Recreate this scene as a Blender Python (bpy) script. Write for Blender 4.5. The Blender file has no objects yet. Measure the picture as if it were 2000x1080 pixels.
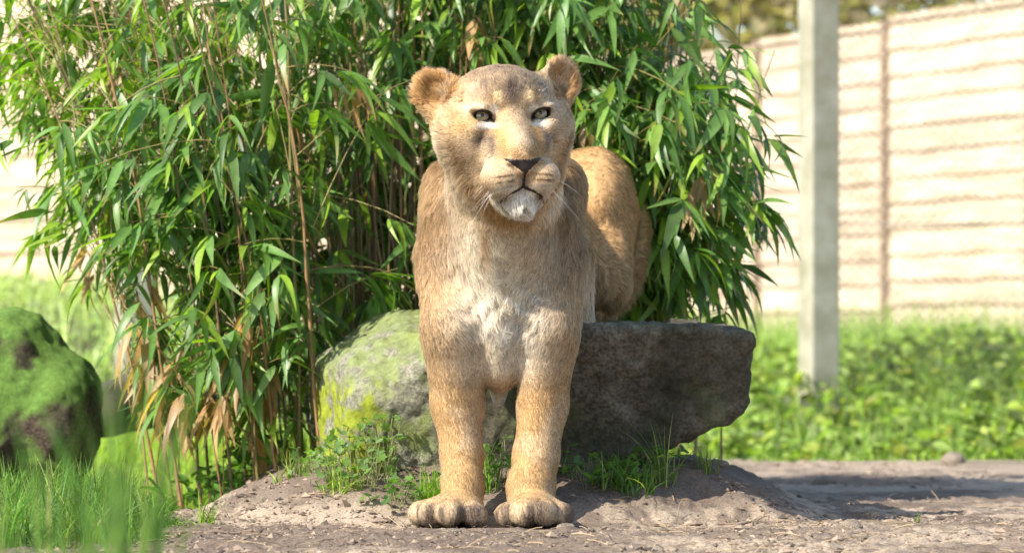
import bpy, math, random
import numpy as np
from mathutils import Vector, Matrix

random.seed(7)
RNG = np.random.default_rng(7)
SC = bpy.context.scene
COL = SC.collection
R = math.radians

# ------------------------------------------------------------------ camera, sky, sun, exposure
CAM_D, CAM_H, PX = 9.0, 0.44, 0.00115        # camera distance, height, metres per photo pixel at y = 0
cam = bpy.data.cameras.new("camera")
cam_o = bpy.data.objects.new("camera", cam)
COL.objects.link(cam_o)
cam_o.location = (0, -CAM_D, CAM_H)
cam_o.rotation_euler = (R(90), 0, 0)
cam.sensor_width = 36.0
cam.lens = 36.0 * CAM_D / (2000 * PX)
cam.shift_y = 110 / 2000
cam.clip_start = 0.1
cam.clip_end = 2000
cam.dof.use_dof = True
cam.dof.focus_distance = 8.85
cam.dof.aperture_fstop = 4.8
SC.camera = cam_o

SUN_AZ, SUN_EL = 38.0, 40.0                  # sun comes from the left, 38 degrees towards the camera
sun_vec = Vector((-math.cos(R(SUN_AZ)) * math.cos(R(SUN_EL)), -math.sin(R(SUN_AZ)) * math.cos(R(SUN_EL)), math.sin(R(SUN_EL))))
world = bpy.data.worlds.new("World")
SC.world = world
world.use_nodes = True
wn = world.node_tree
bg = wn.nodes["Background"]
sky = wn.nodes.new("ShaderNodeTexSky")
sky.sky_type = 'NISHITA'
sky.sun_disc = False
sky.sun_elevation = R(SUN_EL)
sky.sun_rotation = math.atan2(sun_vec.x, sun_vec.y)
wn.links.new(sky.outputs[0], bg.inputs[0])
bg.inputs[1].default_value = 0.15
sl = bpy.data.lights.new("sun", 'SUN')
sl.energy = 4.6
sl.angle = R(0.5)
sl.color = (1.0, 0.94, 0.84)
sun_o = bpy.data.objects.new("sun", sl)
COL.objects.link(sun_o)
sun_o.rotation_euler = sun_vec.to_track_quat('Z', 'Y').to_euler()
sun_o.location = sun_vec * 30
vs = SC.view_settings
vs.view_transform = 'Standard'
vs.look = 'None'
vs.gamma = 1
vs.exposure = 1.1
vs.use_curve_mapping = False
SC.render.film_transparent = False
SC.cycles.max_bounces = 8
SC.cycles.transparent_max_bounces = 8
SC.cycles.use_denoising = True
SC.cycles.sample_clamp_indirect = 6.0


def W(px, py, y):
    """photo pixel at depth y -> world point"""
    k = PX * (CAM_D + y) / CAM_D
    return np.array([(px - 1000) * k, y, CAM_H + (650 - py) * k])


# ------------------------------------------------------------------ helpers: noise, meshes, materials
_perm = np.random.default_rng(3).permutation(4096).astype(np.int64)
_val = np.random.default_rng(4).random(4096) * 2 - 1


def vnoise(P, f=1.0, seed=0):
    P = np.asarray(P, dtype=np.float64) * f + seed * 17.31
    i = np.floor(P).astype(np.int64)
    u = P - i
    u = u * u * (3 - 2 * u)
    out = 0
    for dx in (0, 1):
        wx = u[..., 0] if dx else 1 - u[..., 0]
        a = _perm[(i[..., 0] + dx) & 4095]
        for dy in (0, 1):
            wy = u[..., 1] if dy else 1 - u[..., 1]
            b = _perm[(a + i[..., 1] + dy) & 4095]
            for dz in (0, 1):
                wz = u[..., 2] if dz else 1 - u[..., 2]
                out = out + _val[_perm[(b + i[..., 2] + dz) & 4095]] * wx * wy * wz
    return out


def fbm(P, f=1.0, octv=4, seed=0, gain=0.5):
    a, s = 1.0, 0
    for o in range(octv):
        s = s + a * vnoise(P, f, seed + o)
        f *= 2.03
        a *= gain
    return s


def sstep(a, b, x):
    t = np.clip((x - a) / (b - a), 0, 1)
    return t * t * (3 - 2 * t)


def mesh_np(name, V, F, mat=None, parent=None, col=None, smooth=True, face_col=None, corner=None):
    """V (n,3); F (m,3|4) array, or (loops, starts, totals)"""
    me = bpy.data.meshes.new(name)
    V = np.ascontiguousarray(V, dtype=np.float32)
    me.vertices.add(len(V))
    me.vertices.foreach_set("co", V.ravel())
    F = np.ascontiguousarray(F, dtype=np.int32)
    m, k = F.shape
    me.loops.add(m * k)
    me.loops.foreach_set("vertex_index", F.ravel())
    me.polygons.add(m)
    me.polygons.foreach_set("loop_start", np.arange(m, dtype=np.int32) * k)
    me.polygons.foreach_set("use_smooth", np.full(m, smooth, dtype=bool))
    me.update(calc_edges=True)
    if col is not None:
        a = me.attributes.new("tint", 'FLOAT_COLOR', 'POINT')
        c = np.ones((len(V), 4), dtype=np.float32)
        c[:, :3] = col
        a.data.foreach_set("color", c.ravel())
    o = bpy.data.objects.new(name, me)
    COL.objects.link(o)
    if mat:
        me.materials.append(mat)
    if parent:
        o.parent = parent
    return o


def link_obj(name, data, parent=None, loc=None, rot=None, scale=None):
    o = bpy.data.objects.new(name, data)
    COL.objects.link(o)
    if parent:
        o.parent = parent
    if loc is not None:
        o.location = loc
    if rot is not None:
        o.rotation_euler = rot
    if scale is not None:
        o.scale = scale
    return o


def empty(name, loc=(0, 0, 0)):
    o = bpy.data.objects.new(name, None)
    o.empty_display_size = 0.1
    COL.objects.link(o)
    o.location = loc
    return o


def tag(o, label=None, cat=None, group=None, kind=None):
    if label:
        o["label"] = label
    if cat:
        o["category"] = cat
    if group:
        o["group"] = group
    if kind:
        o["kind"] = kind
    return o


class Mat:
    """small node helper"""

    def __init__(self, name):
        self.m = bpy.data.materials.new(name)
        self.m.use_nodes = True
        self.t = self.m.node_tree
        self.b = self.t.nodes["Principled BSDF"]
        self.out = self.t.nodes["Material Output"]

    def n(self, typ, **kw):
        nd = self.t.nodes.new(typ)
        for k, v in kw.items():
            setattr(nd, k, v)
        return nd

    def l(self, a, b):
        self.t.links.new(a, b)

    def set(self, **kw):
        for k, v in kw.items():
            self.b.inputs[k.replace("_", " ")].default_value = v
        return self

    def attr(self, name="tint"):
        nd = self.n("ShaderNodeAttribute")
        nd.attribute_name = name
        return nd.outputs["Color"]

    def noise(self, scale, detail=4, rough=0.55, coord="Object", vec=None):
        nd = self.n("ShaderNodeTexNoise")
        nd.inputs["Scale"].default_value = scale
        nd.inputs["Detail"].default_value = detail
        nd.inputs["Roughness"].default_value = rough
        if vec is None:
            vec = self.n("ShaderNodeTexCoord").outputs[coord]
        self.l(vec, nd.inputs["Vector"])
        return nd.outputs["Fac"]

    def ramp(self, fac, stops):
        nd = self.n("ShaderNodeValToRGB")
        while len(nd.color_ramp.elements) < len(stops):
            nd.color_ramp.elements.new(0.5)
        for e, (p, c) in zip(nd.color_ramp.elements, stops):
            e.position = p
            e.color = (*c, 1) if len(c) == 3 else c
        self.l(fac, nd.inputs[0])
        return nd.outputs[0]

    def mix(self, fac, a, b, mode='MIX'):
        nd = self.n("ShaderNodeMix", data_type='RGBA', blend_type=mode)
        for sock, v in ((nd.inputs[0], fac), (nd.inputs[6], a), (nd.inputs[7], b)):
            if isinstance(v, (int, float)):
                sock.default_value = v
            elif isinstance(v, tuple):
                sock.default_value = (*v, 1)
            else:
                self.l(v, sock)
        return nd.outputs[2]

    def bump(self, h, strength=0.3, dist=0.01):
        nd = self.n("ShaderNodeBump")
        nd.inputs["Strength"].default_value = strength
        nd.inputs["Distance"].default_value = dist
        self.l(h, nd.inputs["Height"])
        self.l(nd.outputs[0], self.b.inputs["Normal"])
        return self


# ------------------------------------------------------------------ helpers: implicit surfaces -> mesh
def rotm(rx=0, ry=0, rz=0):
    return np.array(Matrix.Rotation(R(rz), 3, 'Z') @ Matrix.Rotation(R(ry), 3, 'Y') @ Matrix.Rotation(R(rx), 3, 'X'))


class Blob:
    """list of smooth-blended primitives; negative inside"""

    def __init__(self):
        self.p = []

    def ell(self, c, r, k=0.02, rot=None, op=1):
        c = np.asarray(c, float)
        r = np.asarray(r, float)
        M = np.eye(3) if rot is None else np.asarray(rot)
        self.p.append(('e', c, r, M, k, op, c, float(r.max())))
        return self

    def cap(self, a, b, r0, r1, k=0.02, op=1):
        a = np.asarray(a, float)
        b = np.asarray(b, float)
        self.p.append(('c', a, b, (r0, r1), k, op, (a + b) / 2, float(np.linalg.norm(b - a) / 2 + max(r0, r1))))
        return self

    def chain(self, pts, rs, k=0.02, op=1):
        for i in range(len(pts) - 1):
            self.cap(pts[i], pts[i + 1], rs[i], rs[i + 1], k, op)
        return self

    @staticmethod
    def one(pr, P):
        if pr[0] == 'e':
            q = (P - pr[1]) @ pr[3]
            r = pr[2]
            k0 = np.sqrt(((q / r) ** 2).sum(-1)) + 1e-9
            k1 = np.sqrt(((q / (r * r)) ** 2).sum(-1)) + 1e-9
            return np.where(k0 < 0.05, -r.min(), k0 * (k0 - 1) / k1)
        a, b = pr[1], pr[2]
        r0, r1 = pr[3]
        ba = b - a
        t = np.clip(((P - a) @ ba) / (ba @ ba), 0, 1)
        return np.sqrt(((P - a - t[..., None] * ba) ** 2).sum(-1)) - (r0 + (r1 - r0) * t)

    def __call__(self, P, cull=None):
        d = np.full(P.shape[:-1], 9.0)
        for pr in self.p:
            k, op = pr[4], pr[5]
            if cull is not None and np.linalg.norm(pr[6] - cull[0]) > pr[7] + cull[1] + k + 0.03:
                continue
            e = self.one(pr, P)
            if op < 0:
                h = np.clip(0.5 - 0.5 * (e + d) / k, 0, 1)
                d = d * (1 - h) - e * h + k * h * (1 - h)
            else:
                h = np.clip(0.5 + 0.5 * (d - e) / k, 0, 1)
                d = d * (1 - h) + e * h - k * h * (1 - h)
        return d


def surface_nets(F, org, h):
    S = F < 0
    cnt = np.zeros(tuple(s - 1 for s in F.shape), np.uint8)
    offs = [(i, j, k) for i in (0, 1) for j in (0, 1) for k in (0, 1)]
    nx, ny, nz = F.shape
    for (i, j, k) in offs:
        cnt += S[i:nx - 1 + i, j:ny - 1 + j, k:nz - 1 + k]
    mixd = (cnt > 0) & (cnt < 8)
    ijk = np.argwhere(mixd)
    idx = np.full(cnt.shape, -1, np.int32)
    idx[mixd] = np.arange(len(ijk), dtype=np.int32)
    vals = {o: F[ijk[:, 0] + o[0], ijk[:, 1] + o[1], ijk[:, 2] + o[2]] for o in offs}
    acc = np.zeros((len(ijk), 3))
    n = np.zeros(len(ijk))
    for a in offs:
        for ax in range(3):
            if a[ax]:
                continue
            b = list(a)
            b[ax] = 1
            b = tuple(b)
            fa, fb = vals[a], vals[b]
            cr = (fa < 0) != (fb < 0)
            t = np.where(cr, fa / np.where(cr, fa - fb, 1), 0)
            p = np.tile(np.array(a, float), (len(ijk), 1))
            p[:, ax] += t
            acc[cr] += p[cr]
            n[cr] += 1
    V = (ijk + acc / n[:, None]) * h + org
    Q = []
    for ax in range(3):
        s0 = [slice(None)] * 3
        s1 = [slice(None)] * 3
        s0[ax] = slice(0, -1)
        s1[ax] = slice(1, None)
        ch = S[tuple(s0)] != S[tuple(s1)]
        e = np.argwhere(ch)
        u, v = (ax + 1) % 3, (ax + 2) % 3
        ok = (e[:, u] > 0) & (e[:, v] > 0) & (e[:, u] < F.shape[u] - 1) & (e[:, v] < F.shape[v] - 1)
        e = e[ok]
        ins = S[e[:, 0], e[:, 1], e[:, 2]]

        def cell(du, dv):
            c = e.copy()
            c[:, u] -= du
            c[:, v] -= dv
            return idx[c[:, 0], c[:, 1], c[:, 2]]
        q = np.stack([cell(1, 1), cell(0, 1), cell(0, 0), cell(1, 0)], 1)
        q[~ins] = q[~ins][:, ::-1]
        Q.append(q)
    Q = np.concatenate(Q)
    return V, Q[(Q >= 0).all(1)]


def blob_mesh(fn, lo, hi, h, coarse=8, band=None):
    """fn(P, cull) evaluated sparsely near its surface on a grid of step h"""
    lo = np.asarray(lo, float)
    nb = np.ceil((np.asarray(hi, float) - lo) / (h * coarse)).astype(int)
    N = nb * coarse + 1
    B = h * coarse
    rad = B * 0.87
    band = band or rad * 1.25
    c = np.stack(np.meshgrid(*[np.arange(n) for n in nb], indexing='ij'), -1).reshape(-1, 3)
    cc = lo + (c + 0.5) * B
    dc = fn(cc, None)
    F = np.repeat(np.repeat(np.repeat(dc.reshape(nb), coarse, 0), coarse, 1), coarse, 2).astype(np.float32)
    F = np.pad(F, ((0, 1),) * 3, mode='edge')
    g = np.stack(np.meshgrid(*[np.arange(coarse + 1)] * 3, indexing='ij'), -1).reshape(-1, 3) * h
    for i in np.nonzero(np.abs(dc) < band)[0]:
        f = fn(lo + c[i] * B + g, (cc[i], rad))
        a = c[i] * coarse
        F[a[0]:a[0] + coarse + 1, a[1]:a[1] + coarse + 1, a[2]:a[2] + coarse + 1] = f.reshape((coarse + 1,) * 3)
    return surface_nets(F, lo, h)


def vnormals(V, Q):
    n = np.cross(V[Q[:, 2]] - V[Q[:, 0]], V[Q[:, 3]] - V[Q[:, 1]])
    N = np.zeros_like(V)
    for k in range(4):
        np.add.at(N, Q[:, k], n)
    return N / (np.linalg.norm(N, axis=1, keepdims=True) + 1e-12)


def nrm(v):
    return v / (np.linalg.norm(v, axis=-1, keepdims=True) + 1e-12)
# ------------------------------------------------------------------ the lioness
HEAD_M = np.array(Matrix.Rotation(R(-3.0), 3, 'Y') @ Matrix.Rotation(R(10.0), 3, 'Z') @ Matrix.Rotation(R(2.0), 3, 'X'))
HEAD_O = W(1001, 226, -0.20)


def HL(x, f, z):
    """head-local (x right, f forward, z up; origin between the eyes) -> world"""
    return HEAD_O + HEAD_M @ np.array([x, -f, z])


def head_local(P):
    q = (P - HEAD_O) @ HEAD_M
    return np.stack([q[..., 0], -q[..., 1], q[..., 2]], -1)


EYE_X, EYE_F, EYE_R = 0.065, -0.018, 0.0185


def lion_blob():
    b = Blob()
    HM = HEAD_M

    def he(x, f, z, r, k=0.02, rot=None, op=1):
        M = HM if rot is None else HM @ rot
        b.ell(HL(x, f, z), r, k, M, op)

    # torso and neck
    b.ell(W(985, 560, 0.27), (0.165, 0.24, 0.21), 0.05)
    b.cap(W(985, 520, 0.35), W(1075, 480, 1.05), 0.170, 0.130, 0.06)
    b.cap(W(985, 560, 0.45), W(1075, 535, 1.0), 0.14, 0.105, 0.06)            # belly
    b.ell(W(868, 480, 0.24), (0.058, 0.15, 0.17), 0.05)                      # shoulders
    b.ell(W(1090, 480, 0.24), (0.055, 0.15, 0.17), 0.05)
    b.ell(W(905, 375, 0.33), (0.085, 0.12, 0.085), 0.06)
    b.ell(W(1072, 368, 0.35), (0.085, 0.12, 0.085), 0.06)
    b.cap(W(985, 470, 0.16), HL(0, -0.15, -0.03), 0.135, 0.115, 0.05)         # neck
    b.cap(W(985, 520, 0.10), HL(0, -0.09, -0.14), 0.10, 0.075, 0.05)          # throat
    b.ell(W(975, 600, 0.10), (0.075, 0.095, 0.13), 0.035)                     # breast
    b.ell(W(977, 700, 0.12), (0.050, 0.07, 0.075), 0.03)
    b.cap(W(977, 690, 0.16), W(974, 785, 0.20), 0.045, 0.012, 0.03)                      # brisket
    b.cap(W(1112, 500, 0.44), W(1138, 680, 0.38), 0.055, 0.020, 0.04)                     # loose fold behind the elbow
    # haunches
    b.ell(W(1164, 382, 1.14), (0.096, 0.20, 0.115), 0.03, rotm(18, 0, 0))
    b.ell(W(1070, 385, 1.16), (0.105, 0.21, 0.115), 0.05, rotm(18, 0, 0))
    for s, cx in ((1, 1172), (-1, 1045)):
        hip, knee, hock, foot = W(cx + 6 * s, 440, 1.13), W(cx + 2 * s, 555, 0.86), W(cx + 16 * s, 575, 1.20), W(cx - 10 * s, 615, 0.95)
        b.chain([hip, knee], [0.082, 0.064], 0.05)
        b.chain([knee, hock], [0.056, 0.036], 0.03)
        b.chain([hock, foot], [0.036, 0.036], 0.03)
        b.ell(foot + np.array([0, -0.05, -0.002]), (0.046, 0.075, 0.030), 0.02)
    tail = [W(1190, 345, 1.38), W(1234, 385, 1.32), W(1252, 450, 1.20), W(1243, 515, 1.10), W(1218, 570, 1.04), W(1186, 606, 1.00)]
    b.chain(tail, [0.032, 0.029, 0.027, 0.025, 0.024, 0.022], 0.006)
    # front legs
    L = [W(872, 500, 0.16), W(884, 640, 0.085), W(894, 790, 0.11), W(902, 890, 0.08), W(904, 950, 0.04), W(903, 985, 0.02)]
    b.chain(L, [0.070, 0.070, 0.057, 0.044, 0.043, 0.044], 0.022)
    Rr = [W(1082, 500, 0.16), W(1070, 640, 0.085), W(1060, 790, 0.11), W(1047, 890, 0.08), W(1037, 950, 0.04), W(1035, 985, 0.02)]
    b.chain(Rr, [0.070, 0.069, 0.054, 0.048, 0.050, 0.048], 0.022)
    b.ell(W(897, 938, 0.075), (0.036, 0.03, 0.028), 0.02)                     # wrist pad bulges
    b.ell(W(1042, 938, 0.075), (0.038, 0.03, 0.028), 0.02)
    # paws: the left one is turned out to the left
    b.ell(W(890, 996, -0.01), (0.060, 0.075, 0.036), 0.02)
    for (px, py, y, r) in ((824, 1002, -0.015, 0.030), (842, 1000, -0.062, 0.031), (880, 1000, -0.088, 0.031), (925, 1004, -0.075, 0.029)):
        b.cap(W(892, 985, 0.0), W(px, py, y), 0.026, r - 0.001, 0.016)
    b.ell(W(1043, 994, -0.015), (0.058, 0.075, 0.036), 0.02)
    for (px, py, y, r) in ((993, 1004, -0.06, 0.028), (1024, 999, -0.094, 0.031), (1062, 999, -0.094, 0.031), (1095, 1004, -0.06, 0.028)):
        b.cap(W(1043, 985, 0.0), W(px, py, y), 0.026, r, 0.015)
    # head
    he(-0.006, -0.115, 0.018, (0.118, 0.125, 0.094), 0.05)
    for s in (-1, 1):
        wide = 0.007 if s < 0 else 0.0
        he(s * (0.078 + wide), -0.098, -0.034, (0.070, 0.085, 0.082), 0.05)
        he(s * 0.076, -0.035, -0.042, (0.044, 0.046, 0.050), 0.035)           # cheek bones
        he(s * 0.052, -0.115, -0.112, (0.062, 0.082, 0.074), 0.05)             # ruff
    he(0, -0.06, -0.128, (0.072, 0.11, 0.080), 0.04)                          # jaw
    he(0, -0.030, 0.040, (0.080, 0.052, 0.052), 0.03)                         # forehead
    b.cap(HL(0, -0.022, 0.000), HL(0, 0.094, -0.086), 0.038, 0.036, 0.02)     # bridge
    for s in (-1, 1):
        he(s * 0.040, 0.062, -0.137, (0.047, 0.057, 0.042), 0.022)            # whisker pads
        he(s * 0.043, 0.000, 0.030, (0.030, 0.022, 0.015), 0.02, rotm(0, -8 * s, 0))   # brows
        he(s * 0.037, -0.004, 0.043, (0.014, 0.020, 0.013), 0.012)            # brow spots
        he(s * 0.050, 0.025, -0.070, (0.032, 0.05, 0.042), 0.03)              # muzzle flank
    he(0, 0.052, -0.188, (0.034, 0.042, 0.032), 0.018)                        # chin
    he(0, 0.025, -0.175, (0.062, 0.05, 0.032), 0.02)
    # sockets and lids
    for s in (-1, 1):
        he(s * 0.064, 0.004, -0.002, (0.026, 0.014, 0.014), 0.02, rotm(0, -9 * s, -20 * s), op=-1)
        he(s * 0.064, -0.012, -0.026, (0.030, 0.024, 0.018), 0.02)            # lower lid meets the cheek
        he(s * EYE_X, EYE_F, 0.001, (0.0225, 0.0215, 0.0215), 0.012)
        he(s * (EYE_X + 0.002), 0.002, 0.015, (0.026, 0.016, 0.0070), 0.010, rotm(0, -7 * s, -14 * s))   # heavy upper lid
        he(s * EYE_X, 0.012, 0.0004, (0.0188, 0.034, 0.0115), 0.004, rotm(0, -8 * s, -16 * s), op=-1)
        he(s * 0.048, 0.012, -0.006, (0.009, 0.024, 0.0040), 0.004, rotm(0, -30 * s, 0), op=-1)
        b.cap(HL(s * 0.058, 0.022, -0.034), HL(s * 0.084, 0.026, -0.110), 0.009, 0.010, 0.035, -1)   # hollow beside the muzzle
    # nose leather, nostrils, lip cleft, mouth
    he(0, 0.112, -0.101, (0.038, 0.017, 0.011), 0.008)
    he(0, 0.113, -0.115, (0.018, 0.015, 0.016), 0.008)
    for s in (-1, 1):
        b.cap(HL(s * 0.014, 0.137, -0.112), HL(s * 0.036, 0.126, -0.101), 0.0058, 0.0045, 0.005, -1)
        b.cap(HL(s * 0.017, 0.126, -0.120), HL(s * 0.045, 0.112, -0.107), 0.0028, 0.0028, 0.004, -1)
    b.cap(HL(0, 0.132, -0.128), HL(0, 0.120, -0.158), 0.0035, 0.004, 0.006, -1)
    for s in (-1, 1):
        b.chain([HL(0, 0.121, -0.157), HL(s * 0.022, 0.112, -0.168), HL(s * 0.046, 0.090, -0.183), HL(s * 0.076, 0.045, -0.203)],
                [0.0042, 0.0036, 0.0030, 0.002], 0.006, -1)
    # ears
    for s in (-1, 1):
        rot = rotm(4, (26 if s < 0 else 16) * s, 26 * s)
        ex, ez = (0.146, 0.054) if s < 0 else (0.132, 0.066)
        he(s * (ex - 0.026), -0.128, ez - 0.026, (0.045, 0.032, 0.045), 0.03, rot)
        he(s * ex, -0.135, ez, (0.050, 0.024, 0.054), 0.022, rot)
        he(s * (ex + 0.005), -0.107, ez + 0.006, (0.033, 0.026, 0.040), 0.010, rot, op=-1)
    return b


def build_lioness():
    b = lion_blob()

    def fn(P, cull):
        d = b(P, cull)
        if cull is None:
            return d
        # loose skin: slanting folds over the breast
        m = np.exp(-(((P[:, 0] + 0.02) / 0.12) ** 2 + ((P[:, 2] - 0.50) / 0.09) ** 2)) * (P[:, 1] < 0.35)
        w = np.abs(P[:, 0] + 0.01) * 0.9 + P[:, 2] * 1.0 + 0.05 * vnoise(P, 11, 5)
        d = d - 0.0035 * m * np.sin(w * 120) * sstep(-0.4, 0.4, vnoise(P, 14, 6)) - 0.0035 * fbm(P, 16, 2, 9) * sstep(0.30, 0.45, P[:, 2]) * (P[:, 2] < 0.86)
        fl = sstep(0.75, 0.95, P[:, 1]) * sstep(0.62, 0.75, P[:, 2])
        d = d - 0.0012 * fl * sstep(0.1, 0.8, vnoise(P * np.array([60, 20, 9.0]), 1, 2))
        return d
    V, Q = blob_mesh(fn, (-0.36, -0.40, -0.03), (0.46, 1.52, 1.16), 0.0032)
    N = vnormals(V, Q)
    return V, Q, N


TAN = np.array([0.375, 0.235, 0.105])
PALE = np.array([0.57, 0.445, 0.305])
WHITE = np.array([0.80, 0.74, 0.64])
BROWN = np.array([0.20, 0.115, 0.050])
GREY = np.array([0.27, 0.20, 0.135])
ORANGE = np.array([0.45, 0.235, 0.08])
DARK = np.array([0.085, 0.06, 0.045])
BLACK = np.array([0.012, 0.010, 0.010])


def lion_masks(P):
    q = head_local(P)
    x, f, z = q[:, 0], q[:, 1], q[:, 2]
    ax = np.abs(x)
    head = sstep(-0.30, -0.20, f - 0.9 * np.maximum(0, -0.19 - z) * 2) * sstep(-0.30, -0.22, z)
    nose = (ax < 0.040) & (z < -0.0985 + 0.0045 * (ax / 0.04) ** 1.5) & (z > -0.132 + 0.033 * (ax / 0.04) ** 0.9) & (f > 0.085)
    lipz = lipz_of(ax)
    lip = (np.abs(z - lipz) < np.interp(ax, [0, 0.02, 0.03, 0.076], [0.0040, 0.0036, 0.0022, 0.0018])) & (ax < 0.074) & (f > 0.02)
    lip |= (ax < 0.0035) & (z < -0.126) & (z > -0.160) & (f > 0.08)
    eye = ((ax - EYE_X) / 0.0195) ** 2 + ((z - 0.0010 - (ax - EYE_X) * 0.14) / 0.0123) ** 2
    eye = np.where(f > -0.05, eye, 9)
    return q, head, nose, lip, eye


def lion_color(P):
    q, head, nose, lip, eye = lion_masks(P)
    x, f, z = q[:, 0], q[:, 1], q[:, 2]
    ax = np.abs(x)
    n1 = fbm(P, 14, 3, 1)
    n2 = fbm(P, 45, 2, 2)
    C = np.tile(TAN, (len(P), 1))

    def lay(c, m):
        C[:] = C * (1 - m[:, None]) + c * m[:, None]

    def g(cx, cz, rx, rz, xx=None, pw=1.0):
        xx = ax if xx is None else xx
        return np.exp(-((((xx - cx) / rx) ** 2 + ((z - cz) / rz) ** 2) ** pw))
    X, Y, Z = P.T
    front = sstep(0.42, 0.2, Y)
    lay(BROWN * 1.15, 0.40 * sstep(-0.1, 0.7, n1) * sstep(0.35, 0.55, Z))
    lay(BROWN * 1.1, 0.85 * sstep(0.070, 0.115, np.abs(X + 0.03)) * front * sstep(0.52, 0.62, Z) * sstep(0.75, -0.15, n1))  # brown coat on the neck sides, with the jaw's shadow painted in
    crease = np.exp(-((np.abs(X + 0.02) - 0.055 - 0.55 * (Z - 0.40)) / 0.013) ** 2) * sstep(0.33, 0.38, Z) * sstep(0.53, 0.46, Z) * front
    lay(BROWN * 0.8, 0.7 * crease)  # shade in the crease between breast and upper arm, painted on the coat
    cx = -0.018
    chest = np.exp(-((X - cx) / 0.115) ** 2) * sstep(0.28, 0.40, Z) * sstep(0.72, 0.60, Z) * front
    lay(WHITE * np.array([0.92, 0.86, 0.76]), 0.95 * chest)
    lay(WHITE, 0.75 * np.exp(-(((X - cx) / 0.08) ** 2 + ((Z - 0.47) / 0.09) ** 2)) * front * sstep(-0.6, 0.2, n1))
    th = np.exp(-((X + 0.055 + 0.20 * (Z - 0.66)) / 0.058) ** 2) * sstep(0.47, 0.56, Z) * sstep(0.86, 0.74, Z) * front
    lay(WHITE * np.array([1, 0.95, 0.85]), 0.92 * th)
    lay(ORANGE, 0.7 * np.exp(-(((X + 0.062) / 0.012) ** 2 + ((Z - 0.64) / 0.06) ** 2)) * front)
    legs = sstep(0.36, 0.24, Z)
    lay(TAN * 1.12, legs * 0.8)
    lay(PALE, legs * 0.35 * sstep(0.0, 0.6, n1))
    lay(PALE * 1.1, 0.85 * sstep(0.22, 0.34, Y) * sstep(0.64, 0.52, Z) * sstep(0.85, 0.65, Y))
    lay(WHITE, 0.85 * np.exp(-((X + 0.028) / 0.045) ** 2) * sstep(0.40, 0.33, Z) * sstep(0.08, 0.13, Y) * sstep(0.2, 0.24, Z))
    paw = sstep(0.078, 0.050, Z)
    lay(PALE, 0.75 * sstep(0.08, 0.04, Z))
    lay(DARK * 1.5, 0.88 * paw * sstep(0.05, 0.40, fbm(P * np.array([1, 1, 0.4]), 40, 2, 8)) * sstep(-0.02, -0.05, Y))
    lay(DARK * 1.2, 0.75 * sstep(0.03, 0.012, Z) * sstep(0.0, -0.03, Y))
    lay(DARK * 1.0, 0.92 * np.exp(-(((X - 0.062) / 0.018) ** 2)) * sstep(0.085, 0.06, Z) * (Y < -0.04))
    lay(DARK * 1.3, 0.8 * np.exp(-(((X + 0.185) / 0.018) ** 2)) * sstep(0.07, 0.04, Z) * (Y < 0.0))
    # rump and flank
    lay(TAN * np.array([1.08, 1.02, 0.95]), 0.8 * sstep(0.6, 0.9, Y) * sstep(0.60, 0.66, Z))
    tp = np.array([W(1234, 385, 1.32), W(1252, 450, 1.20), W(1243, 515, 1.10), W(1218, 570, 1.04), W(1186, 606, 1.00)])
    tp = np.concatenate([tp[:-1] * (1 - u) + tp[1:] * u for u in (0, 0.33, 0.66)])
    td = np.full(len(P), 9.0)
    for t_ in tp:
        td = np.minimum(td, ((P - t_) ** 2).sum(1))
    lay(BROWN * 1.3, 0.75 * sstep(0.042, 0.032, np.sqrt(td)))
    # ------- head
    hd = np.zeros_like(C)
    body = C.copy()
    C[:] = TAN * 1.10
    lay(PALE * 1.05, 0.40 * sstep(-0.3, 0.5, n1))
    lay(PALE * 1.1, 0.5 * sstep(0.03, 0.07, ax) * sstep(-0.02, -0.06, z) * sstep(-0.16, -0.11, z))
    lay(PALE * 1.15, 0.85 * sstep(0.085, 0.125, ax + 0.35 * np.maximum(0, -0.08 - z)) * sstep(0.0, -0.06, z) * sstep(-0.05, -0.10, f))
    lay(GREY * 0.92, 0.78 * sstep(0.018, 0.05, z) * sstep(0.11, 0.07, ax))
    lay(GREY * 0.9, 0.45 * np.exp(-(ax / 0.028) ** 2) * sstep(-0.095, -0.05, z) * sstep(0.05, -0.03, z))
    lay(PALE * 0.95, 0.65 * np.exp(-(((ax - 0.0) / 0.02) ** 2 + ((z + 0.05) / 0.03) ** 2)))
    lay(ORANGE * 1.1, 0.75 * np.exp(-((x + 0.040 + 0.12 * (z + 0.06)) / 0.014) ** 2) * sstep(-0.115, -0.07, z) * sstep(-0.012, -0.03, z))
    lay(ORANGE, 0.4 * np.exp(-((x - 0.042) / 0.012) ** 2) * sstep(-0.115, -0.07, z) * sstep(-0.012, -0.03, z))
    lay(PALE * 1.2, 0.85 * g(0.080, 0.023, 0.03, 0.010))
    lay(WHITE, 0.95 * g(0.045, 0.012, 0.011, 0.011, None, 1.5))
    lay(WHITE * 1.08, 1.0 * g(0.060, -0.0205, 0.022, 0.0085, None, 1.5))
    lay(DARK * 1.1, 0.92 * g(0.076, -0.047, 0.019, 0.017))
    lay(DARK * 1.3, 0.80 * g(0.060, -0.062, 0.008, 0.024))
    lay(PALE * 1.25 * np.array([1, .92, .72]), 1.0 * g(0.036, 0.042, 0.015, 0.014, None, 2.0))
    lay(BROWN * 0.8, 0.8 * g(0.049, 0.041, 0.006, 0.012))
    lay(DARK * 1.5, 0.6 * g(0.0, 0.030, 0.014, 0.014))
    lay(DARK * 0.9, 1.0 * np.exp(-((x - 0.004 * np.sin(z * 90)) / 0.015) ** 2) * np.exp(-((z - 0.060) / 0.026) ** 2))
    lay(DARK * 1.6, 0.55 * sstep(0.0, 0.5, n2) * sstep(0.03, 0.06, z) * sstep(0.10, 0.07, ax))
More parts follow.
